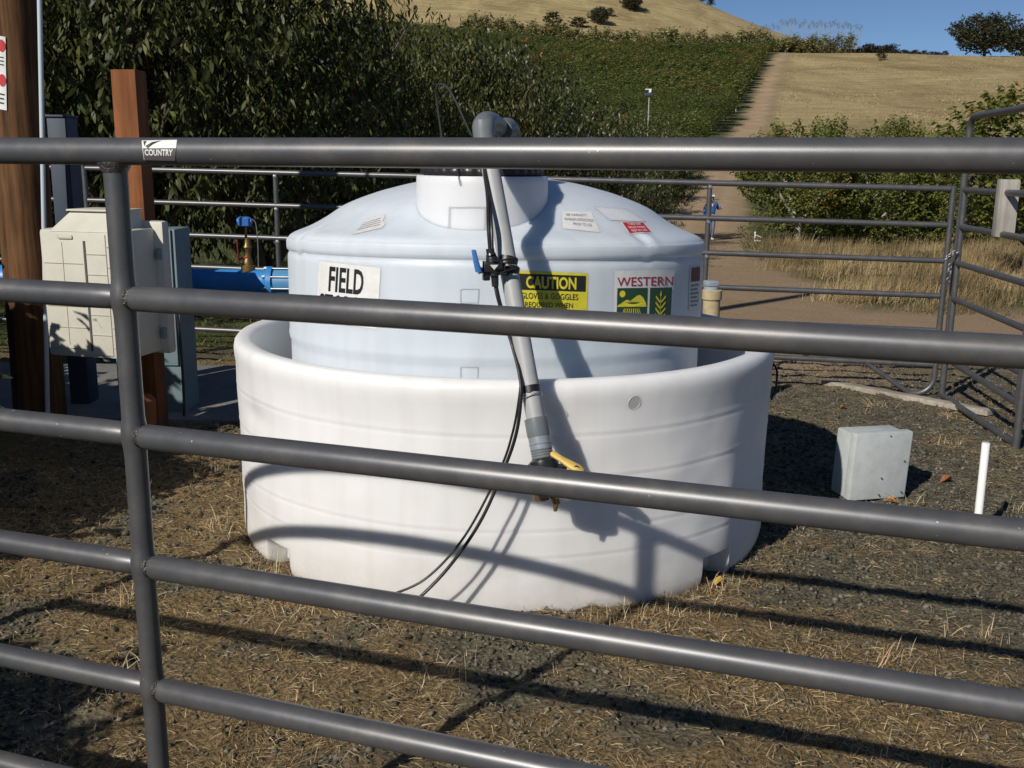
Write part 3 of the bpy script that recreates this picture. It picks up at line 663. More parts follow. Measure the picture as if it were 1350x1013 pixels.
# ------------------------------------------------------------------ decals following a surface
def surf(bvh, x, y, off=.0015):
    d = ray(x, y).normalized(); h, nrm, i, dist = bvh.ray_cast(CAM, d)
    if h is None: return None
    if nrm.dot(d) > 0: nrm = -nrm
    return h+nrm*off
def quad_px(q, u, v):       # q corners TL TR BR BL, v down
    (a, b_, c_, d_) = q
    return (a[0]*(1-u)*(1-v)+b_[0]*u*(1-v)+c_[0]*u*v+d_[0]*(1-u)*v, a[1]*(1-u)*(1-v)+b_[1]*u*(1-v)+c_[1]*u*v+d_[1]*(1-u)*v)
def decal(name, bvh, q, mt, parent, off=.0015, n=(14, 14), label=None, sub=None, mask=None):
    """sticker: a patch with real thickness lying on the surface; sub = (u0,v0,u1,v1)"""
    u0, v0, u1, v1 = sub or (0, 0, 1, 1); mb = MB(); vs = []; bad = False; nx, ny = n
    for j in range(ny+1):
        for i in range(nx+1):
            p = surf(bvh, *quad_px(q, u0+(u1-u0)*i/nx, v0+(v1-v0)*j/ny), off)
            if p is None: return None
            vs.append(p)
    fs = [(j*(nx+1)+i, j*(nx+1)+i+1, (j+1)*(nx+1)+i+1, (j+1)*(nx+1)+i) for j in range(ny) for i in range(nx) if mask is None or mask((i+.5)/nx, (j+.5)/ny)]
    mb.add(vs, fs); o = mb.build(name, mt, parent, smooth=60)
    if label: o['label'] = label
    return o
def shape_decal(name, bvh, q, polys, mt, parent, off=.003, label=None):
    """polys in unit coords (v down); triangulated finely by strips"""
    mb = MB()
    for poly in polys:
        vs = [surf(bvh, *quad_px(q, u, v), off) for u, v in poly]
        if any(v is None for v in vs): continue
        mb.add(vs, [tuple(range(len(vs)))])
    o = mb.build(name, mt, parent, smooth=0)
    if label: o['label'] = label
    return o
def text_mesh(txt, bold=0.0):
    cu = bpy.data.curves.new('t', 'FONT'); cu.body = txt; cu.size = 1; cu.offset = bold; cu.resolution_u = 3; cu.fill_mode = 'FRONT'
    o = bpy.data.objects.new('t', cu); COL.objects.link(o); dg = bpy.context.evaluated_depsgraph_get(); dg.update()
    me = o.evaluated_get(dg).to_mesh(); V = [v.co.copy() for v in me.vertices]; Fs = [tuple(p.vertices) for p in me.polygons]
    o.evaluated_get(dg).to_mesh_clear(); COL.objects.unlink(o); bpy.data.objects.remove(o); bpy.data.curves.remove(cu)
    return V, Fs
def text_decal(name, bvh, q, lines, mt, parent, off=.003, wob=0):
    """lines: (text, u0, v0, u1, v1, bold) with v down, cap height fills v0..v1"""
    mb = MB()
    for (txt, u0, v0, u1, v1, bold) in lines:
        V, Fs = text_mesh(txt, bold)
        xs = [v.x for v in V]; ys = [v.y for v in V]; x0, x1, y0, y1 = min(xs), max(xs), min(ys), max(ys)
        vs = []
        ok = True
        for v in V:
            u = u0+(u1-u0)*(v.x-x0)/(x1-x0); vv = v1-(v1-v0)*(v.y-y0)/(y1-y0)
            p = surf(bvh, *quad_px(q, u, vv), off)
            if p is None: ok = False; p = Vector((0, 0, -9))
            vs.append(p)
        if ok: mb.add(vs, Fs)
    return mb.build(name, mt, parent, smooth=0)
def decal_rect(name, bvh, q, rects, mt, parent, off):
    mb = MB()
    for (u0, v0, u1, v1) in rects:
        nx, ny = 8, 3; vs = [surf(bvh, *quad_px(q, u0+(u1-u0)*i/nx, v0+(v1-v0)*j/ny), off) for j in range(ny+1) for i in range(nx+1)]
        if any(v is None for v in vs): continue
        mb.add(vs, [(j*(nx+1)+i, j*(nx+1)+i+1, (j+1)*(nx+1)+i+1, (j+1)*(nx+1)+i) for j in range(ny) for i in range(nx)])
    return mb.build(name, mt, parent, smooth=60)

# FIELD STORAGE sign
q = [(421, 344.5), (502, 353.5), (497.5, 434), (416.5, 424)]
s1 = decal('sign_plate', bvh_shell, q, m_sign, tk, label='white sign with black lettering FIELD STORAGE')
text_decal('lettering', bvh_shell, q, [('FIELD', .18, .065, .74, .475, .022), ('STORAGE', .04, .52, .96, .94, .022)], m_ink, s1)
# CAUTION sign
q = [(679, 357), (775, 360.5), (773, 432), (679, 430)]
s2 = decal('sign_plate', bvh_shell, q, m_signy, tk, label='yellow and black CAUTION sign')
decal_rect('heading_band', bvh_shell, q, [(.03, .05, .97, .34)], m_ink, s2, .0028)
text_decal('heading', bvh_shell, q, [('CAUTION', .15, .085, .84, .31, .03)], m_signy, s2, .0042)
text_decal('lettering', bvh_shell, q, [('GLOVES & GOGGLES', .08, .39, .87, .50, .004), ('REQUIRED WHEN', .14, .555, .80, .665, .004), ('TRANSFERRING', .15, .72, .80, .83, .004), ('CHEMICALS', .22, .875, .74, .965, .004)], m_ink, s2)
# WESTERN sign
q = [(810, 357), (889, 355.5), (885, 434), (808, 434)]
s3 = decal('sign_plate', bvh_shell, q, m_sign, tk, label='square WESTERN emblem sign with yellow hill and wheat ear on green')
text_decal('lettering', bvh_shell, q, [('WESTERN', .045, .115, .985, .27, .004)], m_logored, s3)
decal_rect('green_panel', bvh_shell, q, [(.05, .30, .56, .96), (.60, .30, .97, .96)], m_dgreen, s3, .0028)
hills = [[(.055, .60), (.12, .56), (.17, .52), (.22, .50), (.27, .52), (.33, .47), (.38, .43), (.43, .42), (.48, .46), (.53, .55), (.545, .62), (.30, .62), (.055, .62)],
         [(.08+.05*math.cos(a)+.055, .40+.058*math.sin(a)) for a in np.linspace(0, 2*PI, 14)[:-1]]]
for k in range(9):
    ub = -.05+.07*k+.04; ut = .30+(ub-.30)*.42; hills.append([(min(max(ut, .06), .54), .65), (min(max(ut+.012, .06), .545), .65), (min(max(ub+.03, .07), .55), .94), (min(max(ub, .06), .54), .94)])
shape_decal('hill_emblem', bvh_shell, q, hills, m_yel2, s3, .0042)
ear = []
for k in range(5):
    v = .43+.10*k
    ear.append([(.775, v+.10), (.70, v+.0), (.695, v+.035), (.765, v+.13)]); ear.append([(.785, v+.10), (.86, v+.0), (.865, v+.035), (.795, v+.13)])
ear.append([(.78, .34), (.765, .42), (.78, .47), (.795, .42)]); ear.append([(.776, .46), (.784, .46), (.784, .93), (.776, .93)])
shape_decal('wheat_emblem', bvh_shell, q, ear, m_yel2, s3, .0042)
# side label at the right edge
q = [(909, 352), (922.5, 350), (921, 408), (907, 410)]
s4 = decal('label', bvh_shell, q, m_paper, tk, label='narrow brown and white label curling at the tank right edge')
if s4:
    decal_rect('brown_heading', bvh_shell, q, [(.15, .03, .98, .35)], m_brownlab, s4, .0028)
    decal_rect('print', bvh_shell, q, [(.15, .42+.09*k, .9-.12*(k % 2), .46+.09*k) for k in range(6)], m_inkg, s4, .003)
# dome papers
q = [(478, 286), (507, 279), (509, 303), (464, 310)]
q = [(486, 287), (508, 279), (509, 300), (464, 310)]
s5 = decal('paper_label', bvh_shell, q, m_paper, tk, n=(20, 20), label='torn white paper label on the left of the dome', mask=lambda u, v: not (v < .18*abs(math.sin(u*9))+.05*(u > .6)) and not (u > .93-.05*math.sin(v*14)))
decal_rect('print', bvh_shell, q, [(.06, .35+.13*k, .8, .375+.13*k) for k in range(4)], m_inkg, s5, .0028)
q = [(741, 279), (779, 279.5), (791, 307), (742, 302)]
s6 = decal('paper_label', bvh_shell, q, m_sign, tk, n=(20, 14), label='white label with small black lettering on the front of the dome')
text_decal('lettering', bvh_shell, q, [('SEE WARRANTY', .12, .14, .80, .27, .0), ('HANDLING INSTRUCTIONS', .06, .38, .95, .52, .0), ('PRIOR TO USE', .30, .62, .84, .76, .0)], m_inkg, s6)
q = [(782, 273), (824, 275.5), (852, 293), (805, 291)]
s7 = decal('paper_label', bvh_shell, q, m_neck, tk, n=(14, 14), label='blank faded white label above the red one on the dome')
q = [(818, 293), (848, 293.5), (860, 307.5), (829, 309)]
s8 = decal('warning_label', bvh_shell, q, m_sign, tk, label='small red and white label on the right of the dome')
decal_rect('red_field', bvh_shell, q, [(.04, .06, .96, .94)], m_red, s8, .0028)
text_decal('lettering', bvh_shell, q, [('TURN OFF', .22, .14, .78, .32, .01), ('VALVE WHEN', .14, .42, .86, .60, .01), ('NOT IN USE', .18, .70, .84, .88, .01)], m_sign, s8, .0042)
# moulded squares
def emboss(bvh, q, parent, mt):
    t_ = .045; decal_rect('moulded_square', bvh, q, [(0, 0, 1, t_), (0, 1-t_, 1, 1), (0, t_, t_, 1-t_), (1-t_, t_, 1, 1-t_)], mt, parent, .0022)
emboss(bvh_shell, [(607, 381), (632, 381), (631, 400), (607, 400)], tk, m_tank)
emboss(bvh_shell, [(607, 484), (631, 484), (630, 501), (607, 501)], tk, m_tank)
emboss(bvh_neck, [(592, 273), (641, 273), (640, 309), (591, 309)], tk, m_neck)
# round boss on the basin
bp_ = surf(bvh_basin, 836, 531, .0); dirb = (bp_-surf(bvh_basin, 836, 531, -.1)).normalized()
mb = MB(); mb.lathe([(.0005, .0), (.022, .0), (.0235, .0015), (.0245, 0), (.0245, -.01)], (0, 0, 0), 32)
Rm = dirb.to_track_quat('Z', 'Y').to_matrix(); mb.v = [tuple(Rm @ Vector(v)+bp_+dirb*.0012) for v in mb.v]; mb.build('round_boss', mat('dull_boss', (.42, .43, .45), rough=.5), ct)

m_capdark = mat('sticker_dark', (.10, .095, .10), rough=.5)
# fence sticker
mbr = MB(); tubeline(mbr, post0+nd*A, post0+nd*Bq, .0232, 96, n=2)
bvh_rail = BVHTree.FromPolygons([Vector(v) for v in mbr.v], mbr.f)
q = [(187, 186), (233.5, 185), (231, 212), (190, 211)]
st = decal('sticker', bvh_rail, q, m_sign, nf, .0008, n=(10, 10), label='small white and grey COUNTRY sticker')
decal_rect('strip', bvh_rail, q, [(.02, .40, 1.0, .99)], m_capdark, st, .0012)
text_decal('lettering', bvh_rail, q, [('COUNTRY', .06, .45, .92, .76, .03), ('Farm Equipment', .14, .83, .90, .93, 0)][:1], m_sign, st, .0016)
shape_decal('swoosh', bvh_rail, q, [[(.10, .28), (.30, .10), (.56, .03), (.30, .22), (.16, .40)], [(.05, .05), (.14, .04), (.07, .30)]], m_ink, st, .0016)

# ------------------------------------------------------------------ dispensing pipe
def arc(p0, p1, p2, n=8):   # quadratic corner
    p0, p1, p2 = Vector(p0), Vector(p1), Vector(p2)
    return [p0*(1-t)**2+p1*2*t*(1-t)+p2*t*t for t in np.linspace(0, 1, n)]
def PD(x, y, Y):
    return P(x, y, Y-(min(.22, max(.03, .05+.17*(556-y)/344)) if Y < 3.87 else 0))
b0 = PD(707, 556, 3.19); t0 = PD(645, 212, 3.66)
dp = thing('dispensing_pipe', (b0.x, b0.y, 0), 'long grey plastic pipe leaning down the front of the tank from the lid', 'pipe')
ax = (b0-t0).normalized(); pr_ = .0305
mb = MB(); mb.tube([t0, t0.lerp(b0, .5), b0], pr_, 28); mb.build('pipe', m_pvc, dp)
e1 = PD(636, 166, 3.72); e2 = PD(664, 167, 4.02)
mb = MB(); mb.tube([PD(646, 222, 3.655), PD(640, 196, 3.70), PD(637.5, 178, 3.735)]+arc(PD(637.5, 175, 3.735), PD(636, 153, 3.75), PD(655, 168, 3.87), 8)[1:], [.036]*3+[.0395]+[.0395]*6, 28)
mb.build('elbow', m_pvcd, dp)
mb = MB(); mb.tube([PD(650, 171, 3.9), PD(663, 172, 3.90)], .0325, 28); mb.build('cross_pipe', m_pvcm, dp)
mb = MB(); mb.tube([PD(662, 172, 3.89)]+arc(PD(665, 171, 3.91), PD(673, 165, 3.99), PD(673, 190, 3.99), 8)+[PD(674, 200, 3.99)], [.0405]*10, 28); mb.build('elbow', m_pvcd, dp)
mb = MB(); mb.tube([PD(673, 188, 3.99), PD(674, 236, 3.99)], .0305, 24); mb.build('drop_pipe', m_pvc, dp)
# clear tube beside
mb = MB(); mb.tube([PD(654, 178, 3.8), PD(657, 200, 3.8), PD(652, 230, 3.72)], .005, 10); mb.build('clear_tube', m_pvcm, dp)
# coupling stack
c = b0
def along(d): return b0+ax*d
mb = MB(); mb.tube([along(-.012), along(-.01), along(.045), along(.05)], [.031, .0375, .0375, .036], 28); mb.build('coupling', m_pvcd, dp)
mb = MB(); mb.tube([along(.045), along(.09), along(.092)], [.0355, .0355, .034], 28)
mb.tube([along(.070), along(.073), along(.076)], [.0355, .0375, .0355], 28); mb.build('union', m_pvcm, dp)
mb = MB(); path = [along(d) for d in np.linspace(.088, .125, 10)]; mb.tube(path, [.034+.002*(i % 2) for i in range(10)], 28); mb.build('threaded_nipple', m_pvcd, dp)
mb = MB(); mb.tube([along(.120), along(.128), along(.150), along(.165), along(.21), along(.235), along(.245)], [.036, .046, .048, .040, .037, .043, .038], 16)
vv = along(.18)
for s in (-1, 1): mb.box(vv+Vector((s*.045, -.005, .02)), (.03, .03, .045), rz=.3*s, bev=.006)
vb = mb.build('ball_valve', m_blackpl, dp)
# yellow handle
ha = PD(728, 598, 3.10); hb = PD(762, 619, 3.07)
mb = MB(); dvec = (hb-ha).normalized(); up_ = Vector((0, -.5, 1)); up_ = (up_-dvec*up_.dot(dvec)).normalized()
mb.tube([ha-dvec*.004, ha+dvec*.004, ha.lerp(hb, .35), ha.lerp(hb, .75), hb, hb+dvec*.018, hb+dvec*.022], [.009, .017, .016, .022, .026, .017, .006], 20, flat=.55); hd = mb.build('handle', m_yellow, vb)
mb = MB(); hq = ha.lerp(hb, .92)-Vector((0, .012, -.002)); mb.tube([hq, hq+Vector((0, -.006, .001))], .0105, 18); mb.build('handle_cap', m_blackpl, hd)
mb = MB(); mb.tube([PD(727, 626, 3.13), PD(738, 618, 3.12), PD(757, 623, 3.10), PD(766, 632, 3.1)], [.010, .016, .014, .006], 14); mb.build('handle_stop', m_yellow, vb)
# cap below with cam arms
mb = MB(); mb.tube([PD(712, 640, 3.12), PD(714, 658, 3.12)], [.030, .027], 18); mb.tube([PD(728, 655, 3.11), PD(733, 664, 3.11), PD(732, 674, 3.11)], [.008, .010, .006], 10); mb.tube([PD(733, 657, 3.12), PD(736, 664, 3.12)], .009, 10)
mb.build('drain_cock', m_brass, dp)
def ring(mb, c, axis_, r, wr, n=28, flat=1, sx=1.0):
    axis_ = Vector(axis_).normalized(); q_ = axis_.to_track_quat('Z', 'Y')
    mb.tube([Vector(c)+q_ @ Vector((math.cos(a)*r*sx, math.sin(a)*r, 0)) for a in np.linspace(0, 2*PI, n)], wr, 8, cap=False, flat=flat)
def band(mb, c, axis_, r, h):
    axis_ = Vector(axis_).normalized(); c = Vector(c); mb.tube([c-axis_*h/2, c-axis_*h/2, c+axis_*h/2, c+axis_*h/2], [r-.003, r, r, r-.003], 28)
def on_pipe(y):
    best = min((abs(project(t0.lerp(b0, k/200))[1]-y), k) for k in range(201)); return t0.lerp(b0, best[1]/200)
def project(p):
    d = Vector(p)-CAM; f_ = d.dot(F0); return 675+FPX*d.dot(cR)/f_, 506.5-FPX*d.dot(cU)/f_
mb = MB(); c = on_pipe(513); band(mb, c, ax, .0325, .022); mb.build('strap', m_black, dp)
mb = MB(); c = on_pipe(524); ring(mb, c, ax+Vector((.1, 0, .25)), .037, .0018); mb.build('wire_tie', m_steel, dp)
mb = MB()
for yy, tl_ in ((345, .35), (357, .35)): c = on_pipe(yy); band(mb, c, ax+Vector((-tl_, 0, 0)), .0345, .026)
mb.build('strap', m_black, dp)

# ------------------------------------------------------------------ hoses with small valve
hv = PD(652, 352, 3.42)
hs = thing('drain_hose', (hv.x, hv.y, 0), 'pair of thin black hoses with a small blue handled valve strapped to the grey pipe', 'hose')
def smooth_path(pts, n=8):
    pts = [Vector(p) for p in pts]; out = []
    for i in range(len(pts)-1):
        p0 = pts[max(i-1, 0)]; p1 = pts[i]; p2 = pts[i+1]; p3 = pts[min(i+2, len(pts)-1)]
        for k in range(n):
            t = k/n; out.append(.5*((2*p1)+(p2-p0)*t+(2*p0-5*p1+4*p2-p3)*t*t+(3*p1-p0-3*p2+p3)*t**3))
    out.append(pts[-1]); return out
def hose(pxs, r, name, seg=10, mt=m_black):
    mb = MB(); mb.tube(smooth_path([PD(*p) for p in pxs]), r, seg); return mb.build(name, mt, hs)
hose([(640, 190, 3.68), (639, 222, 3.62), (643, 262, 3.54), (644, 300, 3.46), (646, 330, 3.43)], .0062, 'upper_hose')
hose([(646, 200, 3.66), (641, 236, 3.60), (646, 270, 3.53), (648, 302, 3.46), (649, 330, 3.43)], .0055, 'upper_hose')
hose([(652, 372, 3.40), (656, 392, 3.38), (664, 420, 3.36), (675, 455, 3.32), (684, 490, 3.25), (687, 520, 3.20), (681, 570, 3.17), (664, 620, 3.16), (632, 690, 3.15), (590, 750, 3.15), (546, 795, 3.13)], .0058, 'lower_hose')
hose([(654, 372, 3.41), (659, 396, 3.38), (668, 425, 3.36), (679, 462, 3.31), (686, 492, 3.25), (685, 520, 3.21), (676, 570, 3.19), (658, 622, 3.18), (612, 708, 3.17), (560, 764, 3.16), (505, 788, 3.14)], .0042, 'lower_hose')
hose([(621, 178, 3.75), (612, 158, 3.76), (600, 132, 3.78), (590, 116, 3.8), (580, 111, 3.82), (575, 117, 3.83), (576, 134, 3.84), (583, 185, 3.82), (588, 225, 3.78)], .0042, 'loop_hose', mt=mat('clear_dark_tube', (.03, .032, .03), rough=.6, spec=.2))
mb = MB(); mb.tube([PD(646, 328, 3.43), PD(647, 336, 3.425)], .014, 14); mb.tube([PD(647, 336, 3.425), PD(648, 339, 3.42)], .017, 14)
mb.tube([PD(648, 339, 3.42), PD(650, 351, 3.41), PD(652, 364, 3.40)], [.019, .023, .021], 14)
mb.tube([PD(652, 362, 3.40), PD(653, 378, 3.39)], [.013, .011], 12)
mb.tube([PD(636, 351, 3.41), PD(666, 353, 3.41)], [.017, .017], 12)
mb.box(PD(650, 352, 3.40), (.060, .035, .034), rz=.1, bev=.006); mb.box(PD(641, 364, 3.40), (.022, .02, .03), rz=.4, bev=.004)
vb2 = mb.build('valve', m_blackpl, hs)
mb = MB(); mb.tube([PD(631, 358, 3.38), PD(627.5, 345, 3.37), PD(624.5, 330, 3.365)], [.012, .010, .008], 12, flat=.6); mb.tube([PD(630, 358, 3.40), PD(636, 356, 3.40)], .010, 12); mb.build('handle', m_bluepl, vb2)
mb = MB(); a_ = PD(646, 349.5, 3.362); b_ = PD(657, 349.5, 3.362); c_ = PD(651.5, 356, 3.362); mb.add([a_, b_, c_, a_+Vector((0, .004, 0)), b_+Vector((0, .004, 0)), c_+Vector((0, .004, 0))], [(0, 1, 2), (3, 5, 4), (0, 3, 4, 1), (1, 4, 5, 2), (2, 5, 3, 0)]); mb.build('flow_mark', m_sign, vb2, smooth=0)
mb = MB(); mb.tube([PD(650, 345, 3.385), PD(664, 343, 3.39), PD(678, 340, 3.4)], .008, 8, flat=.4); mb.tube([PD(652, 360, 3.385), PD(666, 357, 3.39), PD(680, 354, 3.4)], .008, 8, flat=.4); mb.build('strap', m_black, hs)
# thin hose by right side of basin
mb = MB(); p_ = [(1018, 478, 5.2), (1024, 488, 5.3), (1023, 510, 5.3), (1017, 527, 5.25)]
mb.tube(smooth_path([P(*p) for p in p_]), .006, 8); pth = smooth_path([P(1017, 527, 5.25), Vector((1.50, 5.35, .10)), Vector((1.72, 5.55, .14)), Vector((1.95, 5.55, .10)), Vector((1.98, 5.35, -.02)), Vector((1.90, 5.3, -.06))]); 
tag(mb.build('thin_hose', m_black, None, origin=P(1018, 500, 5.2)), 'thin black hose end curling out behind the right side of the white basin', 'hose')

# ------------------------------------------------------------------ left side: pole, post, boxes, pipe
zg = lambda X, Y: tz(X, Y)
pl = P(37, 545, 6.0); plx = pl.x+.02
up1 = thing('utility_pole', (pl.x, 6.12, -.12), 'thick brown creosoted wooden utility pole at the left edge', 'utility pole')
mb = MB(); topx = P(20, 0, 6.12).x
path = []; rad = []
for k in range(40): z = -.3+8.3*k/39; f_ = z/2.6; path.append(Vector((plx+(topx-plx)*f_*.62, 6.12, z))); rad.append(.152-.004*z+.002*math.sin(k*1.7))
mb.tube(path, rad, 40); polem = mb.build('shaft', m_pole, up1)
bvh_pole = BVHTree.FromPolygons([Vector(v) for v in mb.v], mb.f)
q = [(-30, 45), (7.5, 49), (9.5, 146), (-28, 142)]
def dec_pole():
    pass
sg = decal('warning_sign', bvh_pole, [(-9, 46), (7.5, 49), (9.5, 146), (-7, 143)], m_sign, up1, .006, n=(8, 14), label='white warning sign with two red circles')
if sg:
    for cy in (.13, .60):
        shape_decal('red_disc', bvh_pole, [(-9, 46), (7.5, 49), (9.5, 146), (-7, 143)], [[(.70+.28*math.cos(a), cy+.085*math.sin(a)) for a in np.linspace(0, 2*PI, 20)[:-1]]], m_red, sg, .008)
    decal_rect('print', bvh_pole, [(-9, 46), (7.5, 49), (9.5, 146), (-7, 143)], [(.40, .28+.05*k, .84, .295+.05*k) for k in range(3)], m_ink, sg, .008)
    decal_rect('print', bvh_pole, [(-9, 46), (7.5, 49), (9.5, 146), (-7, 143)], [(.45, .78, .85, .80), (.45, .84, .82, .86), (.45, .90, .8, .92)], m_ink, sg, .008)
mb = MB(); a_ = P(55, 0, 5.93); b_ = P(63, 330, 5.93); bb = Vector((b_.x, 5.93, -.2)); tt = Vector((a_.x+(a_.x-b_.x)*.9, 5.93, 4.8))
x0 = P(52, -5, 5.93).x; x1 = P(58, 300, 5.93).x; zt_, zb2 = P(52, -5, 5.93).z, P(58, 300, 5.93).z
mb.tube([Vector((x1+(x0-x1)*(z-zb2)/(zt_-zb2), 5.93, z)) for z in (-.15, 1, 2, 3, 5)], .0135, 14)
tag(mb.build('conduit', mat('pale_conduit', (.50, .57, .62), rough=.4), None, origin=(x1, 5.93, -.15)), 'thin pale conduit running up beside the utility pole', 'conduit')
# tall navy cabinet behind
pn = P(84, 220, 6.55); nvx = pn.x; ztop = P(84, 155, 6.5).z
t = thing('cabinet', (nvx, 6.55, zg(nvx, 6.55)), 'tall narrow dark blue steel cabinet between the utility pole and the wooden post', 'cabinet')
mb = MB(); mb.box((nvx, 6.58, (ztop-.15)/2), (.125, .16, ztop+.15), bev=.006); mb.build('body', m_navy, t)
mb = MB(); mb.box((nvx, 6.58, ztop+.008), (.14, .18, .014), bev=.003); mb.build('top_cap', m_navy, t)
mb = MB(); mb.box((nvx, 6.494, ztop-.6), (.10, .012, .9), bev=.003); mb.build('door', m_navy, t)
# brown post
pa = P(172, 92, 5.80); pbm = P(200, 558, 5.80)
t = thing('wooden_post', (pbm.x, 5.85, -.12), 'square reddish brown wooden post carrying the cream meter box', 'post')
Mp = Matrix.Rotation(-.12, 3, 'Z')
xb = pbm.x+.0; mb = MB(); mb.box((P(180, 280, 5.85).x+.005, 5.86, (pa.z-.3)/2+.0), (.140, .140, pa.z+.3), rz=-.09, bev=.004); mb.build('timber', m_post, t)
mb = MB(); q0 = P(192, 532, 5.62); mb.tube([q0+Vector((0, 0, -.12)), q0+Vector((0, 0, .02)), q0+Vector((0, 0, .055))], [.055, .058, .03], 12); tag(mb.build('clay_pot', mat('terracotta', (.34, .12, .04), rough=.8, var=.3), None, origin=q0+Vector((0, 0, -.12))), 'small rounded orange brown stub at the foot of the wooden post', 'stub')
# cream meter box, turned a little
bl = P(58, 470, 5.30); brr = P(150, 475, 5.30)
bw = .50; Lb = P(50, 300, 5.42); Rb = P(160, 300, 5.30)
bc = Vector(((Lb.x+Rb.x)/2, (Lb.y+Rb.y)/2, 0)); rzb = math.atan2(Rb.y-Lb.y, Rb.x-Lb.x); bw = (Rb-Lb).length
ztb = P(100, 303, 5.36).z; zbb = P(100, 472, 5.36).z; hh = ztb-zbb
t = thing('meter_box', (bc.x, bc.y+.2, zbb), 'cream plastic meter box with sloped hood mounted on the brown post', 'meter box')
Rz = Matrix.Rotation(rzb, 3, 'Z')
def bx(mb, off, size, bev=.01, mi=0, M2=None): mb.box(bc+Rz @ Vector(off)+Vector((0, 0, (ztb+zbb)/2)), size, bev=bev, mi=mi, M=(Rz @ M2) if M2 else Rz)
mb = MB(); bx(mb, (0, .15, 0), (bw, .30, hh), .022); cvr = mb.build('cover', m_cream, t)
mb = MB(); bx(mb, (.02, .33, .01), (bw+.06, .07, hh+.05), .02); mb.build('back_box', m_cream, t)
mb = MB()
for k in range(2, 7): bx(mb, (-.115, -.0015, hh/2-.115*k+.05), (bw*.47, .004, .003), 0)
for k in range(1, 7): bx(mb, (.085, -.0015, hh/2-.108*k-.02), (bw*.26, .004, .003), 0)
for k in range(1, 7): bx(mb, (.205, -.0015, hh/2-.108*k+.02), (bw*.20, .004, .003), 0)
bx(mb, (.15, -.0015, 0), (.003, .004, hh*.93), 0); bx(mb, (-.115, -.001, -hh*.0), (.002, .003, hh*.8), 0)
mb.build('panel_joints', m_creamd, cvr)
mb = MB(); bx(mb, (.022, -.0015, -.01), (.011, .006, hh*.86), 0); mb.build('slot', m_groove, cvr)
mb = MB(); bx(mb, (-.09, -.003, hh/2-.04), (.09, .01, .022), .008); mb.build('finger_pull', m_cream, cvr)
# hood
zt0 = P(100, 279, 5.40).z
hv_ = [(-.185, .0, hh/2-.012), (.19, .0, hh/2-.012), (.19, .3, hh/2-.012), (-.185, .3, hh/2-.012)]
ht = zt0-(ztb+zbb)/2; hv2 = [(-.115, .10, ht), (.165, .10, ht), (.165, .30, ht), (-.115, .30, ht)]
mb = MB(); off0 = bc+Vector((0, 0, (ztb+zbb)/2)); mb.add([off0+Rz @ Vector(v) for v in hv_+hv2], [(0, 1, 5, 4), (1, 2, 6, 5), (2, 3, 7, 6), (3, 0, 4, 7), (4, 5, 6, 7)])
mb.build('hood', m_cream, t, smooth=0)
mb = MB(); bx(mb, (.025, .195, ht+.004), (.31, .24, .010), .003); mb.build('hood_lid', m_cream, t)
for zz in (.20, -.24):
    mb = MB(); bx(mb, (bw/2+.024, .285, zz), (.02, .03, .06), .004); mb.build('latch', m_teal, t)
# teal cabinet behind
ptl = P(222, 400, 6.35)
t = thing('cabinet', (ptl.x-.06, 6.45, zg(-2.1, 6.4)), 'blue grey steel cabinet standing on the pad behind the cream meter box', 'cabinet')
ztt = P(222, 302, 6.35).z
mb = MB(); mb.box((ptl.x-.10, 6.47, (ztt-.2)/2), (.36, .26, ztt+.2), rz=-.05, bev=.012); mb.build('body', m_teal, t)
mb = MB(); mb.box((ptl.x-.10, 6.33, (ztt)/2+.1), (.30, .012, ztt-.2), rz=-.05, bev=.004); dr = mb.build('door', m_teal, t)
mb = MB(); mb.box((ptl.x-.055, 6.318, ztt-.27), (.012, .02, .26), bev=.003); mb.build('hinge_strip', m_steel, dr)
mb = MB(); mb.tube([(ptl.x-.022, 6.32, ztt-.20), (ptl.x-.022, 6.30, ztt-.20)], .022, 16); mb.build('round_lock', m_black, dr)
mb = MB(); xx = ptl.x+.075
mb.tube(smooth_path([Vector((xx-.01, 6.30, ztt-.45)), Vector((xx+.02, 6.25, .35)), Vector((xx+.03, 6.22, .05)), Vector((xx+.03, 6.2, -.16))]), .009, 8)
tag(mb.build('cable', m_black, None, origin=(xx, 6.25, -.16)), 'black cable dropping to the ground beside the blue grey cabinet', 'cable')
# concrete pad
pad = MB(); pad.box((-3.25, 7.0, zg(-3, 7)+.0), (4.5, 1.7, .12), rz=-.02, bev=.01)
tag(pad.build('concrete_pad', m_conc, None, origin=(-3.25, 7.0, -.2)), 'flat grey concrete pad under the cabinets and blue pipe', 'concrete pad')
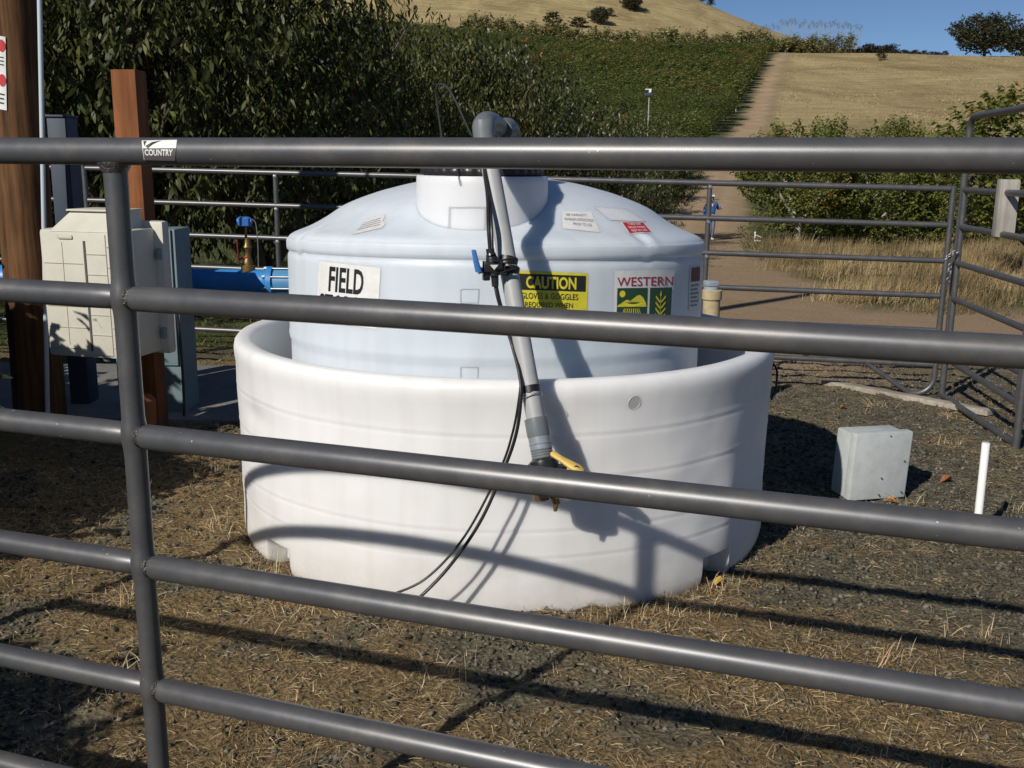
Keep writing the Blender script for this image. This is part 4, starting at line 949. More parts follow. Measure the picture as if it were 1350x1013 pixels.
# blue pipe
bY = 7.05; zc = P(300, 372, bY).z; r_b = .088
bpz = thing('water_main', (-2.2, bY, -.15), 'large horizontal blue water pipe running behind the tank to the left', 'pipe')
mb = MB(); mb.tube([Vector((-6.2, bY+.1, zc+.02)), Vector((P(362, 372, bY).x, bY, zc))], r_b, 40); mb.build('pipe', m_bluepipe, bpz)
xf = P(360, 372, bY).x
mb = MB(); mb.tube([Vector((xf-.03, bY, zc)), Vector((xf-.03, bY, zc)), Vector((xf+.005, bY, zc)), Vector((xf+.005, bY, zc))], [r_b, .112, .112, r_b], 40); fl = mb.build('flange', m_bluepipe, bpz)
mb = MB(); mb.tube([Vector((xf+.004, bY, zc)), Vector((xf+.6, bY, zc))], .096, 40); mb.build('coupling', mat('light_blue_paint', (.10, .30, .55), rough=.4, var=.2), bpz)
for k in range(8):
    a = 2*PI*k/8+.3; mb = MB(); o_ = Vector((0, math.cos(a)*.106, math.sin(a)*.106)); mb.tube([Vector((xf-.055, bY, zc))+o_, Vector((xf+.5, bY, zc))+o_], .0055, 8); mb.tube([Vector((xf-.05, bY, zc))+o_, Vector((xf-.032, bY, zc))+o_], .013, 6); mb.build('bolt', m_steel, bpz)
for X in (-2.75, -5.2):
    mb = MB(); mb.box((X, bY, (zc-r_b-.15)/2), (.10, .12, zc-r_b+.22), bev=.006); mb.box((X, bY, zc-r_b-.01), (.14, .22, .03), bev=.004); mb.build('support', m_bluepipe, bpz)
# air valve on the pipe
xv = P(327, 350, bY).x; z1 = zc+r_b
av = thing('air_valve', (xv, bY, z1), 'brass air valve with a blue cap and red lever on top of the blue pipe', 'valve')
def zpx(y): return P(326, y, bY).z
mb = MB(); mb.tube([Vector((xv, bY, z)) for z in (z1-.01, zpx(350), zpx(349), zpx(344), zpx(340), zpx(330), zpx(326), zpx(322), zpx(314))], [.05, .05, .034, .034, .024, .026, .036, .024, .022], 12); mb.build('valve_body', m_brass, av)
mb = MB(); mb.tube([Vector((xv-.005, bY, zpx(316))), Vector((xv-.005, bY, zpx(298)))], .009, 10); mb.build('stem', m_brass, av)
mb = MB(); mb.tube([Vector((xv-.01, bY, zpx(299))), Vector((xv-.01, bY, zpx(297.5))), Vector((xv-.01, bY, zpx(288))), Vector((xv-.01, bY, zpx(286)))], [.035, .046, .048, .036], 8); mb.tube([Vector((xv-.06, bY, zpx(292))), Vector((xv+.04, bY, zpx(292)))], [.022, .022], 6); mb.build('cap', m_bluepl, av)
mb = MB(); mb.tube([Vector((xv-.055, bY-.03, zpx(345))), Vector((xv-.055, bY-.03, zpx(340))), Vector((xv-.06, bY-.03, zpx(316)))], [.006, .009, .007], 8, flat=.5); mb.tube([Vector((xv-.055, bY-.03, zpx(342))), Vector((xv, bY-.02, zpx(338)))], .008, 8); mb.build('lever', m_redpl, av)
mb = MB(); mb.tube(smooth_path([Vector((xv+.03, bY, zpx(289))), Vector((xv+.065, bY, zpx(294))), Vector((xv+.075, bY, zpx(320))), Vector((xv+.072, bY, zpx(352)))]), .0035, 6); mb.build('tube', m_steel, av)

# ------------------------------------------------------------------ right side small things
t = thing('standpipe', (1.29, 6.5, zg(1.3, 6.5)), 'stained tan plastic standpipe with a pale cap behind the tank', 'standpipe')
mb = MB(); cx = P(938, 400, 6.5).x; zt = P(938, 392, 6.5).z
mb.tube([Vector((cx+.01, 6.5, -.2)), Vector((cx, 6.5, zt))], .055, 28); mb.build('pipe', m_tan, t)
mb = MB(); z = zt-.01; mb.tube([Vector((cx, 6.5, z-.01)), Vector((cx, 6.5, z)), Vector((cx, 6.5, z+.055)), Vector((cx, 6.5, z+.06))], [.056, .064, .064, .058], 28); mb.build('collar', m_tan, t)
mb = MB(); mb.tube([Vector((cx-.006, 6.5, z+.055)), Vector((cx-.006, 6.5, z+.08))], .048, 24); mb.box((cx-.01, 6.5, z+.10), (.075, .075, .035), bev=.006, rz=.3); mb.build('plug', m_capgrey, t)
# grey enclosure on the ground
pA = G(1122, 662); pB = G(1193, 656)
rzq = math.atan2((pB.y-pA.y), (pB.x-pA.x)); wv = (pB-pA).length; cq = (pA+pB)/2; Rz = Matrix.Rotation(rzq, 3, 'Z')
zt_ = P(1127, 573, pA.y).z; hq_ = zt_-pA.z
t = thing('junction_box', (cq.x, cq.y+.12, pA.z), 'scuffed light grey electrical box standing on the gravel right of the tank', 'electrical box')
lean = Matrix.Rotation(.03, 3, 'X') @ Matrix.Rotation(.02, 3, 'Y')
def bb2(mb, off, size, bev): mb.box(Vector((cq.x, cq.y, pA.z+hq_/2))+Rz @ Vector(off), size, bev=bev, M=Rz @ lean)
mb = MB(); bb2(mb, (-.004, .105, -.004), (wv*.985, .12, hq_*.97), .012); mb.build('body', m_greybox, t)
mb = MB(); bb2(mb, (0, .025, 0), (wv+.012, .05, hq_), .008); cv = mb.build('cover', m_greybox, t)
for (u, v) in ((.12, .44), (.42, 0.05), (0.0, -.43), (.42, -.42), (.02, -.18)):
    mb = MB(); p_ = Vector((cq.x, cq.y, pA.z+hq_/2))+Rz @ Vector((u*wv, -.001-.03*v*hq_*0, v*hq_)); p_.y -= .012*v*2*hq_*0
    mb.tube([p_+Vector((0, .01, 0)), p_+Vector((0, -.006, 0))], .004, 8); mb.build('screw', m_greyboxd, cv)
# white stake
sp = G(1287, 712); st_ = P(1300, 584, sp.y)
t = thing('stake', sp, 'short white plastic pipe stake upright in the gravel at the right', 'stake')
mb = MB(); mb.tube([sp+Vector((-.002, 0, -.03)), Vector((st_.x, sp.y, st_.z-.002)), Vector((st_.x, sp.y, st_.z))], [.0165, .0165, .0155], 20); mb.build('pipe', m_whitepvc, t)
# plank on ground
g1 = G(1087, 507); g2 = G(1306, 548); pm = (g1+g2)/2; dv = (g2-g1); az_ = math.atan2(dv.y, dv.x)
mb = MB(); mb.box((pm.x, pm.y, pm.z+.02), (dv.length, .09, .038), bev=.004, M=Matrix.Rotation(az_, 3, 'Z') @ Matrix.Rotation(-math.atan2(dv.z, dv.xy.length), 3, 'Y'))
tag(mb.build('timber_plank', m_plank, None, origin=pm), 'long weathered wooden plank lying on the ground under the far fence corner', 'plank')

# ------------------------------------------------------------------ trees
def leaf_cloud(cent, axis_, n, ln, wd, droop, spread, r_=None, six=True, lcf=None):
    """cent (k,3), axis_ (k,3) shoots with n leaves each"""
    r_ = r_ or rng; k = len(cent); t = np.tile(np.linspace(0, 1, n), (k, 1))+r_.uniform(-.03, .03, (k, n))
    base = cent[:, None]+axis_[:, None]*t[..., None]
    ang = r_.uniform(0, 2*PI, (k, n)); out = np.stack([np.cos(ang), np.sin(ang), np.zeros_like(ang)], -1)
    axn = axis_/np.linalg.norm(axis_, axis=1, keepdims=True)
    d = out*spread+axn[:, None]*.35+np.array([0, 0, -1.])*(droop*r_.uniform(.4, 1.3, (k, n)))[..., None]
    d /= np.linalg.norm(d, axis=-1, keepdims=True)
    base = base.reshape(-1, 3); d = d.reshape(-1, 3); N_ = len(d)
    rnd = r_.normal(0, 1, (N_, 3)); s = np.cross(d, rnd*.5+np.array([0, 0, 1.])); s /= np.linalg.norm(s, axis=1, keepdims=True)+1e-9
    nrm = np.cross(s, d)
    L_ = (ln*r_.uniform(.45, 1.25, N_))[:, None]; W_ = (wd*r_.uniform(.7, 1.2, N_))[:, None]
    if six:
        c1 = base+d*L_*.38-nrm*L_*.0; c2 = base+d*L_*.74-nrm*L_*.05; tip = base+d*L_-nrm*L_*.14
        V = np.stack([base, c1+s*W_*.5+nrm*W_*.18, c1-s*W_*.5+nrm*W_*.18, c2+s*W_*.36-nrm*L_*.0, c2-s*W_*.36, tip], 1)
        f3 = np.array([(0, 2, 1), (3, 4, 5)]); f4 = np.array([(1, 2, 4, 3)])
        o = (np.arange(N_)*6)[:, None, None]
        Fs = [(f3[None]+o).reshape(-1, 3), (f4[None]+o).reshape(-1, 4)]; m_ = 6
    else:
        mid = base+d*L_*.5
        V = np.stack([base, mid+s*W_*.5+nrm*W_*.12, base+d*L_, mid-s*W_*.5+nrm*W_*.12], 1)
        Fs = [(np.array([(0, 1, 2, 3)])[None]+(np.arange(N_)*4)[:, None, None]).reshape(-1, 4)]; m_ = 4
    lc = r_.beta(2.2, 2.2, (k, n)) if lcf is None else lcf(cent, k, n, r_)
    return V.reshape(-1, 3), Fs, np.repeat(lc.reshape(-1), m_)
def limbs(mb, h, r0, nl, spread, r_, start=.3, lift=1.0, lean=0):
    mb.tube([Vector((0, 0, -.25)), Vector((0, 0, .02)), Vector((lean*.3, 0, start*.6)), Vector((lean*.5, 0, start))], [r0*1.35, r0*1.1, r0, r0*.95], 10)
    for i in range(nl):
        a = 2*PI*i/nl+r_.uniform(-.4, .4); L_ = spread*r_.uniform(.6, 1.0); hh_ = h*r_.uniform(.65, .95)
        p = [Vector((lean*.5, 0, start-.05)), Vector((math.cos(a)*L_*.30, math.sin(a)*L_*.30, start+(hh_-start)*.28)), Vector((math.cos(a)*L_*.62, math.sin(a)*L_*.62, start+(hh_-start)*.62)), Vector((math.cos(a)*L_*.8, math.sin(a)*L_*.8, hh_))]
        mb.tube(smooth_path(p, 3), list(np.linspace(r0*.72, r0*.12, 10)), 7)
        for k in range(3):
            q_ = p[1].lerp(p[3], r_.uniform(.1, .8)); a2 = a+r_.uniform(-1.3, 1.3); mb.tube([q_, q_+Vector((math.cos(a2)*.3*spread, math.sin(a2)*.3*spread, .12*h)), q_+Vector((math.cos(a2)*.45*spread, math.sin(a2)*.45*spread, .28*h*r_.uniform(.4, 1)))], [r0*.26, r0*.15, r0*.06], 5)
def crown_points(n, rx, ry, z0, z1, r_, shell=.55, lump=.35, seed=0, taper=.25):
    """points through an uneven crown with gaps"""
    th = r_.uniform(0, 2*PI, n*3); ct_ = r_.uniform(-1, 1, n*3); rr = shell+(1-shell)*r_.random(n*3)**.6
    lm = 1+lump*(fbm(th*1.3+seed, ct_*2.1+seed, 3, seed+7)-.5)*2.4+.25*lump*np.sin(th*5+seed)
    st_ = np.sqrt(1-ct_**2); x = rx*np.cos(th)*st_*rr*lm; y = ry*np.sin(th)*st_*rr*lm; zc_ = (z0+z1)/2; z = zc_+(z1-z0)/2*ct_*rr*(.85+.3*(lm-1))
    k = (r_.random(n*3) < .25+.95*sst(.35, .58, fbm(x*1.4+seed*3+40, z*1.4+y*.9+40, 3, seed+13)))
    P_ = np.stack([x, y, z], -1)[k][:n]
    return P_
def make_tree(name, h, rx, ry, z0, nsh, nl, ln, wd, droop, mleaf, mbark, r0, seed, six=True, shootlen=.55, shell=.45, lump=.35, label='', cat='tree', start=.5, nlimb=5, up=.7, group=None, spread=1.0, lcf=None):
    r_ = np.random.default_rng(seed)
    t = thing(name, (0, 0, 0), label, cat, group)
    mb = MB(); limbs(mb, h*.78, r0, nlimb, (rx+ry)/2*.9, r_, start=start); mb.build('trunk', mbark, t, smooth=60)
    C_ = crown_points(nsh, rx, ry, z0, h, r_, shell=shell, lump=lump, seed=seed)
    d = C_-np.array([0, 0, (z0+h)*.35]); d /= np.linalg.norm(d, axis=1, keepdims=True)+1e-6
    A_ = d*.7+np.array([0, 0, up])+r_.normal(0, .35, C_.shape); A_ = A_/np.linalg.norm(A_, axis=1, keepdims=True)*(shootlen*r_.uniform(.5, 1.2, (len(C_), 1)))
    V, Fs, lc = leaf_cloud(C_, A_, nl, ln, wd, droop, spread, r_, six, lcf)
    np_mesh('crown', V, Fs, mleaf, t, attr={'lc': lc})
    return t
def place(t, X, Y, rz=0, sc=1, dz=0, label=None, group=None, sz=None):
    t.location = (X, Y, tz(X, Y)+dz-.03); t.rotation_euler = (0, 0, rz); t.scale = (sc, sc, sz or sc)
    if label: t['label'] = label
    if group: t['group'] = group
    return t
m_cherry = leafmat('cherry_leaf', [(0, (.018, .024, .007)), (.4, (.06, .07, .018)), (.72, (.145, .15, .042)), (.92, (.24, .22, .075)), (1, (.36, .11, .03))], rough=.5, trans=.2, spec=.32)
m_cherry2 = leafmat('cherry_leaf_autumn', [(0, (.022, .032, .010)), (.4, (.055, .068, .018)), (.66, (.105, .11, .03)), (.84, (.20, .15, .04)), (.94, (.36, .12, .03)), (1, (.42, .06, .025))], rough=.42, trans=.25)
m_orch = leafmat('orchard_leaf', [(0, (.055, .075, .018)), (.4, (.14, .165, .036)), (.66, (.22, .23, .055)), (.84, (.26, .19, .045)), (.94, (.40, .13, .04)), (1.0, (.40, .09, .03))], rough=.55, trans=.32, spec=.3, objvar=.0)
m_far = leafmat('far_orchard_leaf', [(0, (.045, .072, .016)), (.45, (.100, .130, .033)), (.8, (.155, .170, .048)), (.95, (.22, .19, .055)), (1.0, (.30, .15, .05)), ], rough=.65, trans=.3, objvar=.18, spec=.3, patch=.16)
m_oak = leafmat('oak_leaf', [(0, (.018, .024, .010)), (.5, (.045, .05, .02)), (1, (.09, .085, .035))], rough=.6, trans=.15)
m_pale = leafmat('pale_leaf', [(0, (.12, .14, .04)), (.5, (.22, .22, .08)), (1, (.34, .30, .13))], rough=.6, trans=.2)
def lc_red(frac):
    def f(cent, k, n, r_):
        base = r_.beta(2, 2.5, (k, n))*.8
        red = sst(.44, .60, fbm(cent[:, 0]*1.1+3, cent[:, 2]*1.1+cent[:, 1]*.7, 2, 3))[:, None]*frac
        return np.clip(base+red*(.35+.65*r_.random((k, n))), 0, 1)
    return f
G1 = 'big cherry trees behind the left fence'
near_v = [make_tree('cherry_tree', 4.9, 2.1, 2.1, .25, 1250, 14, .135, .036, 1.9, m_cherry, m_bark, .11, 100+i, shootlen=.62, label='x', group=G1, start=.5, nlimb=6, lump=.3, lcf=lc_red(.15)) for i in range(3)]
mid_v = [make_tree('cherry_tree', 4.4, 2.0, 2.0, .25, 950, 13, .135, .040, 1.6, m_cherry2, m_bark, .10, 110+i, shootlen=.55, label='x', group=G1, start=.5, nlimb=6, lump=.3, lcf=lc_red(.5)) for i in range(2)]
plan = [(0, -6.6, 11.0, .3, 1.12, 'dark leafy cherry tree right behind the utility pole'), (1, -4.3, 11.6, 1.2, 1.1, 'dark leafy cherry tree behind the reddish wooden post'),
        (2, -3.1, 12.6, 2.4, .98, 'tall dark cherry tree directly above the left shoulder of the blue tank'), (1, -1.5, 18.0, 2.2, .94, 'dark cherry tree rising just left of the grey pipe elbow'), (0, -2.3, 15.8, 4.0, .82, 'dark cherry tree whose pointed shoots reach the tan hill above the tank'),
        (1, -8.9, 13.5, 3.2, 1.15, 'dark cherry tree in the second row at the top left corner'), (2, -5.6, 15.0, 5.2, 1.2, 'tall dark cherry tree in the second row behind the wooden post'),
        (0, -8, 18, 1.8, 1.2, 'dark cherry tree in the third row at upper left')]
used = set()
for k, x, y, rz, sc, lb in plan:
    o = near_v[k] if k not in used else copy_tree(near_v[k]); used.add(k); place(o, x, y, rz, sc, label=lb)
plan = [(0, -.7, 20.3, .5, 1.10, 'green cherry tree behind the grey pipe elbow, lower than those to its left'), (1, .6, 24.5, 1.5, 1.02, 'olive cherry tree with red tipped shoots right of the pipe elbow'),
        (0, 2.0, 29.5, 2.6, .97, 'cherry tree with rusty leaves right of the tank lid, mid row'), (1, 3.5, 34.5, 3.6, 1.0, 'cherry tree with rusty leaves second from the track end of the near row'), (0, 5.0, 40.0, 5.0, 1.04, 'reddish cherry tree at the track end of the near row, casting shade on the track'),
        (1, -2.2, 24.5, 4.4, .92, 'cherry tree hidden behind the near row above the tank'), (0, -1.0, 30, .9, .9, 'green cherry tree behind the near row left of the weather mast')]
used = set()
for k, x, y, rz, sc, lb in plan:
    o = mid_v[k] if k not in used else copy_tree(mid_v[k]); used.add(k); place(o, x, y, rz, sc, label=lb)
# right-hand orchard
G2 = 'orchard trees right of the track'
rt = [make_tree('orchard_tree', 4.9, 2.5, 2.4, (.25, -1.0)[i], (1050, 1250)[i], 14, .16, .075, .7, m_orch, m_barkl, .12, 130+i, shootlen=.6, label='x', group=G2, start=.75, nlimb=4, lump=.3, lcf=lc_red(.55)) for i in range(2)]
base = G(1037, 319)
plan = [(0, base.x+.4, base.y, .4, .95, 'leafy green tree with pale forked trunk nearest the dirt track on the right'), (1, base.x+3.6, base.y+1.0, 1.4, .92, 'green tree touched with red, second from the track in the front right row'),
        (1, base.x+6.9, base.y+.3, 2.9, .88, 'green tree with orange leaves behind the weeds, third in the front right row'), (1, base.x+10, base.y+.2, 4.2, .86, 'green tree left of the weathered board, fourth in the front right row'), (1, base.x+13, base.y-1.5, 5.3, .9, 'green tree behind the weathered board at the right edge'),
        (1, base.x+3.2, base.y+7, .2, 1.06, 'taller bushy tree whose rounded top shows above the top rail right of the track'), (0, base.x+7.2, base.y+9, 2.0, 1.08, 'second bushy treetop above the rail, right of the track'), (1, base.x+11.5, base.y+10, 3.0, 1.04, 'third and lower treetop above the rail right of the track'),
        (0, base.x+16, base.y+11, 3.0, 1.05, 'faint tree top in the back row near the far right bushes')]
used = set()
for k, x, y, rz, sc, lb in plan:
    o = rt[k] if k not in used else copy_tree(rt[k]); used.add(k); place(o, x, y, rz, sc, label=lb)
bt = make_tree('broadleaf_tree', 4.6, 2.1, 2.1, .9, 900, 14, .15, .08, .6, m_orch, m_bark, .13, 141, shootlen=.5, label='bushy dark green tree with yellow leaves at the upper right edge behind the gate frame', start=.8, nlimb=5, lump=.35, lcf=lc_red(.4))
place(bt, 10.95, 21.5, 0, 1.0, sz=.89)
bt2 = copy_tree(bt); place(bt2, 15.2, 25, 2, 1.0, label='dark bushy tree just outside the right edge behind the gate frame')

# hillside orchard : rows up the slope left of the track
G3 = 'small orchard trees on the hillside'
fv = []
for i in range(3):
    r_ = np.random.default_rng(200+i); t = thing('fruit_tree', (0, 0, 0), 'x', 'tree', G3)
    mb = MB(); mb.tube([Vector((0, 0, -.3)), Vector((0, 0, .7)), Vector((.1, 0, 2))], [.10, .08, .04], 6)
    for k in range(4): a = 2*PI*k/4+.4; mb.tube([Vector((0, 0, .6)), Vector((math.cos(a)*.7, math.sin(a)*.7, 1.8)), Vector((math.cos(a)*1.1, math.sin(a)*1.1, 3.0))], [.05, .035, .015], 5)
    mb.build('trunk', m_bark, t)
    C_ = crown_points(330, 2.3, 2.3, .3, 4.3, r_, shell=.4, lump=.4, seed=200+i); d = C_/np.linalg.norm(C_, axis=1, keepdims=True)
    A_ = (d*.5+np.array([0, 0, 1.1])+r_.normal(0, .3, C_.shape))*.45
    V, Fs, lc = leaf_cloud(C_, A_, 7, .34, .15, .5, 1.0, r_, False); np_mesh('crown', V, Fs, m_far, t, attr={'lc': lc*.85}); fv.append((t, V, Fs[0], lc*.85))
spots = []
Y = 47.0; row = 0
while Y < 378:
    xr = float(road_x(Y))-4.6-1.2*min(1, Y/200)
    X = xr-(row % 2)*1.0
    while X > -.16*Y-4:
        if not (Y < 60 and X > 4.5 and X < 5.2): spots.append((X+random.uniform(-.4, .4), Y+random.uniform(-.5, .5)))
        X -= 3.9
    Y += 4.9+Y*.006; row += 1
spots.sort(key=lambda p: p[1])
NIND = 296
rowsY = sorted(set(round(s[1]/5) for s in spots))
first = [True]*3
mats_alt = None
for i, (x, y) in enumerate(spots[:NIND]):
    k = i % 3
    o = fv[k][0] if first[k] else copy_tree(fv[k][0]); first[k] = False
    s_ = random.uniform(.8, 1.1); place(o, x, y, random.uniform(0, 6.28), s_, label='small bushy fruit tree in the orchard on the slope left of the track')
# the rest as one mass
VV = []; FF = []; LL = []; off = 0
for i, (x, y) in enumerate(spots[NIND:]):
    t, V, Fq, lc = fv[i % 3]; dec = 3 if y > 190 else 2
    fsel = Fq[::dec]; vid = fsel.reshape(-1); V2 = V[vid].copy()
    cen = V2.reshape(-1, 4, 3).mean(1, keepdims=True); V2 = (cen+(V2.reshape(-1, 4, 3)-cen)*(1.0+.35*dec)).reshape(-1, 3)
    a = random.uniform(0, 6.28); s_ = random.uniform(.8, 1.08); ca, sa = math.cos(a)*s_, math.sin(a)*s_
    VV.append(np.stack([V2[:, 0]*ca-V2[:, 1]*sa+x, V2[:, 0]*sa+V2[:, 1]*ca+y, V2[:, 2]*s_+tz(x, y)], -1))
    FF.append(np.arange(len(V2)).reshape(-1, 4)+off); off += len(V2); hue = max(0, random.gauss(0, .12)); LL.append(np.clip(lc[vid]+hue, 0, 1))
m_far2 = m_far
tag(np_mesh('distant_orchard', np.concatenate(VV), np.concatenate(FF), m_far, attr={'lc': np.concatenate(LL)}), 'dense green orchard covering the upper hillside left of the track', 'orchard', kind='stuff')

# ridge line vegetation
def ridge(px, Y): return P(px, 50, Y).x
young = make_tree('young_tree', 3.2, .8, .8, .3, 60, 6, .5, .25, .3, m_pale, m_bark, .05, 301, six=False, shootlen=.8, label='x', group='young trees along the orchard top', start=.5, nlimb=3)
fst = True
for i in range(76):
    px = 612+i*6.8+random.uniform(-2, 2); Yd = (387 if px < 1005 else 404)+random.uniform(-3, 3)
    o = young if fst else copy_tree(young); fst = False
    place(o, ridge(px, Yd), Yd, random.uniform(0, 6), random.uniform(1.6, 2.6), label='small pale young tree in the line along the top edge of the orchard')
G4 = 'bare poplars on the skyline'
rp = np.random.default_rng(310)
pop = thing('poplar', (0, 0, 0), 'x', 'tree', G4)
mb = MB(); mb.tube([Vector((0, 0, -.5)), Vector((.05, 0, 5)), Vector((0, .1, 11.8))], [.16, .11, .03], 6)
for k in range(26):
    z = 2+9.3*k/26; a = k*2.4; l_ = 1.0*(1-.5*k/26); mb.tube([Vector((0, 0, z)), Vector((math.cos(a)*l_*.6, math.sin(a)*l_*.6, z+.7)), Vector((math.cos(a)*l_*.9, math.sin(a)*l_*.9, z+1.8))], [.03, .018, .008], 4)
mb.build('trunk', m_barkl, pop)
C_ = np.stack([rp.normal(0, .5, 26), rp.normal(0, .5, 26), rp.uniform(10, 12.3, 26)], -1); V, Fs, lc = leaf_cloud(C_, np.tile([[0, 0, .6]], (26, 1)), 5, .35, .22, .3, 1, rp, False); np_mesh('crown', V, Fs, m_pale, pop, attr={'lc': lc})
for i in range(27):
    px = 985+i*5.7+random.uniform(-1, 1); Yd = 412+random.uniform(-3, 3)
    o = pop if i == 0 else copy_tree(pop)
    place(o, ridge(px, Yd), Yd, random.uniform(0, 6), random.uniform(.88, 1.05)*(.82 if i < 8 else 1), label='slender nearly leafless poplar in the skyline row')
hedge = make_tree('shrub', 3.2, 1.6, 1.6, 0, 70, 7, .7, .35, .4, m_oak, m_bark, .08, 320, six=False, shootlen=.9, label='x', cat='shrub', group='low evergreen shrubs on the skyline', start=.3, nlimb=3)
for i in range(52):
    px = 1012+i*4.6+random.uniform(-2, 2); Yd = 412+random.uniform(-4, 4)
    o = hedge if i == 0 else copy_tree(hedge)
    place(o, ridge(px, Yd), Yd, random.uniform(0, 6), random.uniform(.7, 1.25)*(1.15 if px < 1080 or 1130 < px < 1180 else .75), label='low dark evergreen shrub along the skyline')
oak = make_tree('oak_tree', 15, 12.5, 10, .2, 900, 9, 1.15, .6, .9, m_oak, m_bark, .55, 330, six=False, shootlen=1.8, label='broad dark oak tree on the ridge at the upper right', start=2.2, nlimb=7, lump=.45, shell=.35)
place(oak, ridge(1300, 372), 372, 0, 1.0)
oak2 = copy_tree(oak); place(oak2, ridge(1352, 395), 395, 2, .8, label='part of a dark oak at the right edge of the ridge, behind the broad one')
def far_tree(px, py, hpx, label, src, wide=1, Y0=None, cat=None, name=None):
    p = G(px, py); h0 = 15 if src is oak else 3.2
    sc = hpx*p.y/1370/h0; o = copy_tree(src); place(o, p.x, p.y, random.uniform(0, 6), sc*wide, label=label, sz=sc)
    if 'group' in o: del o['group']
    if cat: o['category'] = cat
    if name: o.name = name
    return o
far_tree(833, 14, 22, 'dark round oak alone high on the tan hill', oak, 1.0)
far_tree(789, 32, 22, 'brownish bush at the top edge of the orchard, left of the hill oak', oak, .9)
far_tree(762, 36, 12, 'low grey bush left of the brownish one above the orchard', hedge, 1.8, name='bush', cat='bush')
far_tree(728, 36, 18, 'hazy grey bare shrub standing above the orchard edge', hedge, 1.2, name='bush', cat='bush')
far_tree(804, 22, 10, 'tiny dark bush on the hill just below the oak', hedge, 1.0, name='bush', cat='bush')
far_tree(1162, 80, 13, 'small lone green bush in the middle of the tan field', hedge, .9, name='bush', cat='bush')
# pines at the skyline
pine = thing('pine_tree', (0, 0, 0), 'small dark pine on the skyline, the right one of two', 'tree')
mb = MB(); mb.tube([Vector((0, 0, -.5)), Vector((0, 0, 8.6))], [.2, .03], 6); mb.build('trunk', m_bark, pine)
C_ = []; A_ = []
for k in range(150):
    z = .8+7.6*k/150; a = k*2.4; r__ = 2.3*(1-z/9.2); C_.append((0, 0, z)); A_.append((math.cos(a)*r__, math.sin(a)*r__, -.3))
V, Fs, lc = leaf_cloud(np.array(C_), np.array(A_), 6, .9, .4, .4, .8, rp, False); np_mesh('crown', V, Fs, m_oak, pine, attr={'lc': lc*.6})
pine2 = copy_tree(pine); pine2['label'] = 'small dark pine on the skyline, the left one of two'
def skyline_Y(px):
    best = None
    for Yk in np.linspace(430, 900, 60):
        X = ridge(px, Yk); yy = project((X, Yk, tz(X, Yk)))[1]
        if best is None or yy < best[0]: best = (yy, X, Yk)
    return best
b1 = skyline_Y(933); place(pine, b1[1], b1[2]-4, 0, 1.15); b1 = skyline_Y(921); place(pine2, b1[1], b1[2]-4, 1, 1.0)

# unseen shrubs added off frame at left, only to shade ground, pole foot and pad
m_sh = m_cherry
shr = make_tree('added_shade_shrub', 1.25, .55, .55, .0, 1100, 11, .085, .055, .6, m_sh, m_bark, .03, 400, shootlen=.25, label='unseen leafy shrub added outside the left edge to cast shade', cat='shrub', start=.15, nlimb=4, shell=.2, lump=.4, group='shrubs added left of the view for their shade')
place(shr, -2.55, 1.05, 0, 1.0)
for x, y, s_, rz in ((-2.68, 3.9, .76, 1), (-3.2, 3.9, .95, 2), (-3.8, 4.2, 1.3, 3), (-4.35, 4.3, 1.55, 4), (-3.6, 4.6, .95, 2), (-3.0, 3.2, .8, 5), (-2.7, 2.1, .62, .5), (-2.95, 1.3, 1.0, 2.5), (-3.95, 5.2, .88, 3), (-4.7, 5.6, 1.1, 1.3), (-5.4, 6.1, 1.25, 2.2), (-4.9, 6.9, 1.1, .2)):
    o = copy_tree(shr); place(o, x, y, rz, s_)

# ------------------------------------------------------------------ weather mast, small frame, markers
pw = P(855, 150, 62); gzw = tz(pw.x, 62)
t = thing('weather_station', (pw.x, 62, gzw), 'thin white weather mast with sensor arm rising out of the orchard', 'weather station')
zt = P(856, 118, 62).z
mb = MB(); mb.tube([Vector((pw.x, 62, gzw-.1)), Vector((pw.x, 62, zt))], .035, 8); mb.build('mast', m_pvc, t)
z = P(855, 125, 62).z; mb = MB(); mb.box((pw.x-.05, 61.95, z), (.50, .22, .16), bev=.02); mb.build('solar_panel', m_navy, t)
mb = MB(); mb.tube([Vector((pw.x-.25, 62, zt)), Vector((pw.x+.12, 62, zt))], .03, 6); mb.box((pw.x+.05, 62, zt-.1), (.12, .12, .16), bev=.02); mb.build('sensor_arm', m_whitepvc, t)
pf = G(999, 318); t = thing('riser_frame', pf, 'small white plastic pipe frame on the grass near the forked tree', 'pipe frame')
mb = MB(); L_ = .32
mb.tube([pf+Vector((-.12, 0, 0)), pf+Vector((-.12, 0, .30))], .02, 8); mb.tube([pf+Vector((-.12, 0, .24)), pf+Vector((.14, .1, .14))], .02, 8); mb.tube([pf+Vector((-.12, 0, .02)), pf+Vector((.12, -.05, .0))], .02, 8); mb.build('frame', m_whitepvc, t)
mb = MB(); mb.tube([pf+Vector((-.12, 0, .30)), pf+Vector((-.12, 0, .36))], .03, 8); mb.build('cap', m_whitepvc, t)
for px, py, lb in ((991, 108, 'tiny white marker pipe at the orchard edge high up the track'), (970, 148, 'tiny white marker pipe at the orchard edge halfway up the track')):
    p = G(px, py); mb = MB(); mb.tube([p, p+Vector((0, 0, .55)), p+Vector((0, 0, .75))], [.09, .09, .05], 8); mb.box(p+Vector((0, 0, .04)), (.3, .3, .08), bev=.02); tag(mb.build('marker_pipe', m_whitepvc, None, origin=p), lb, 'marker')

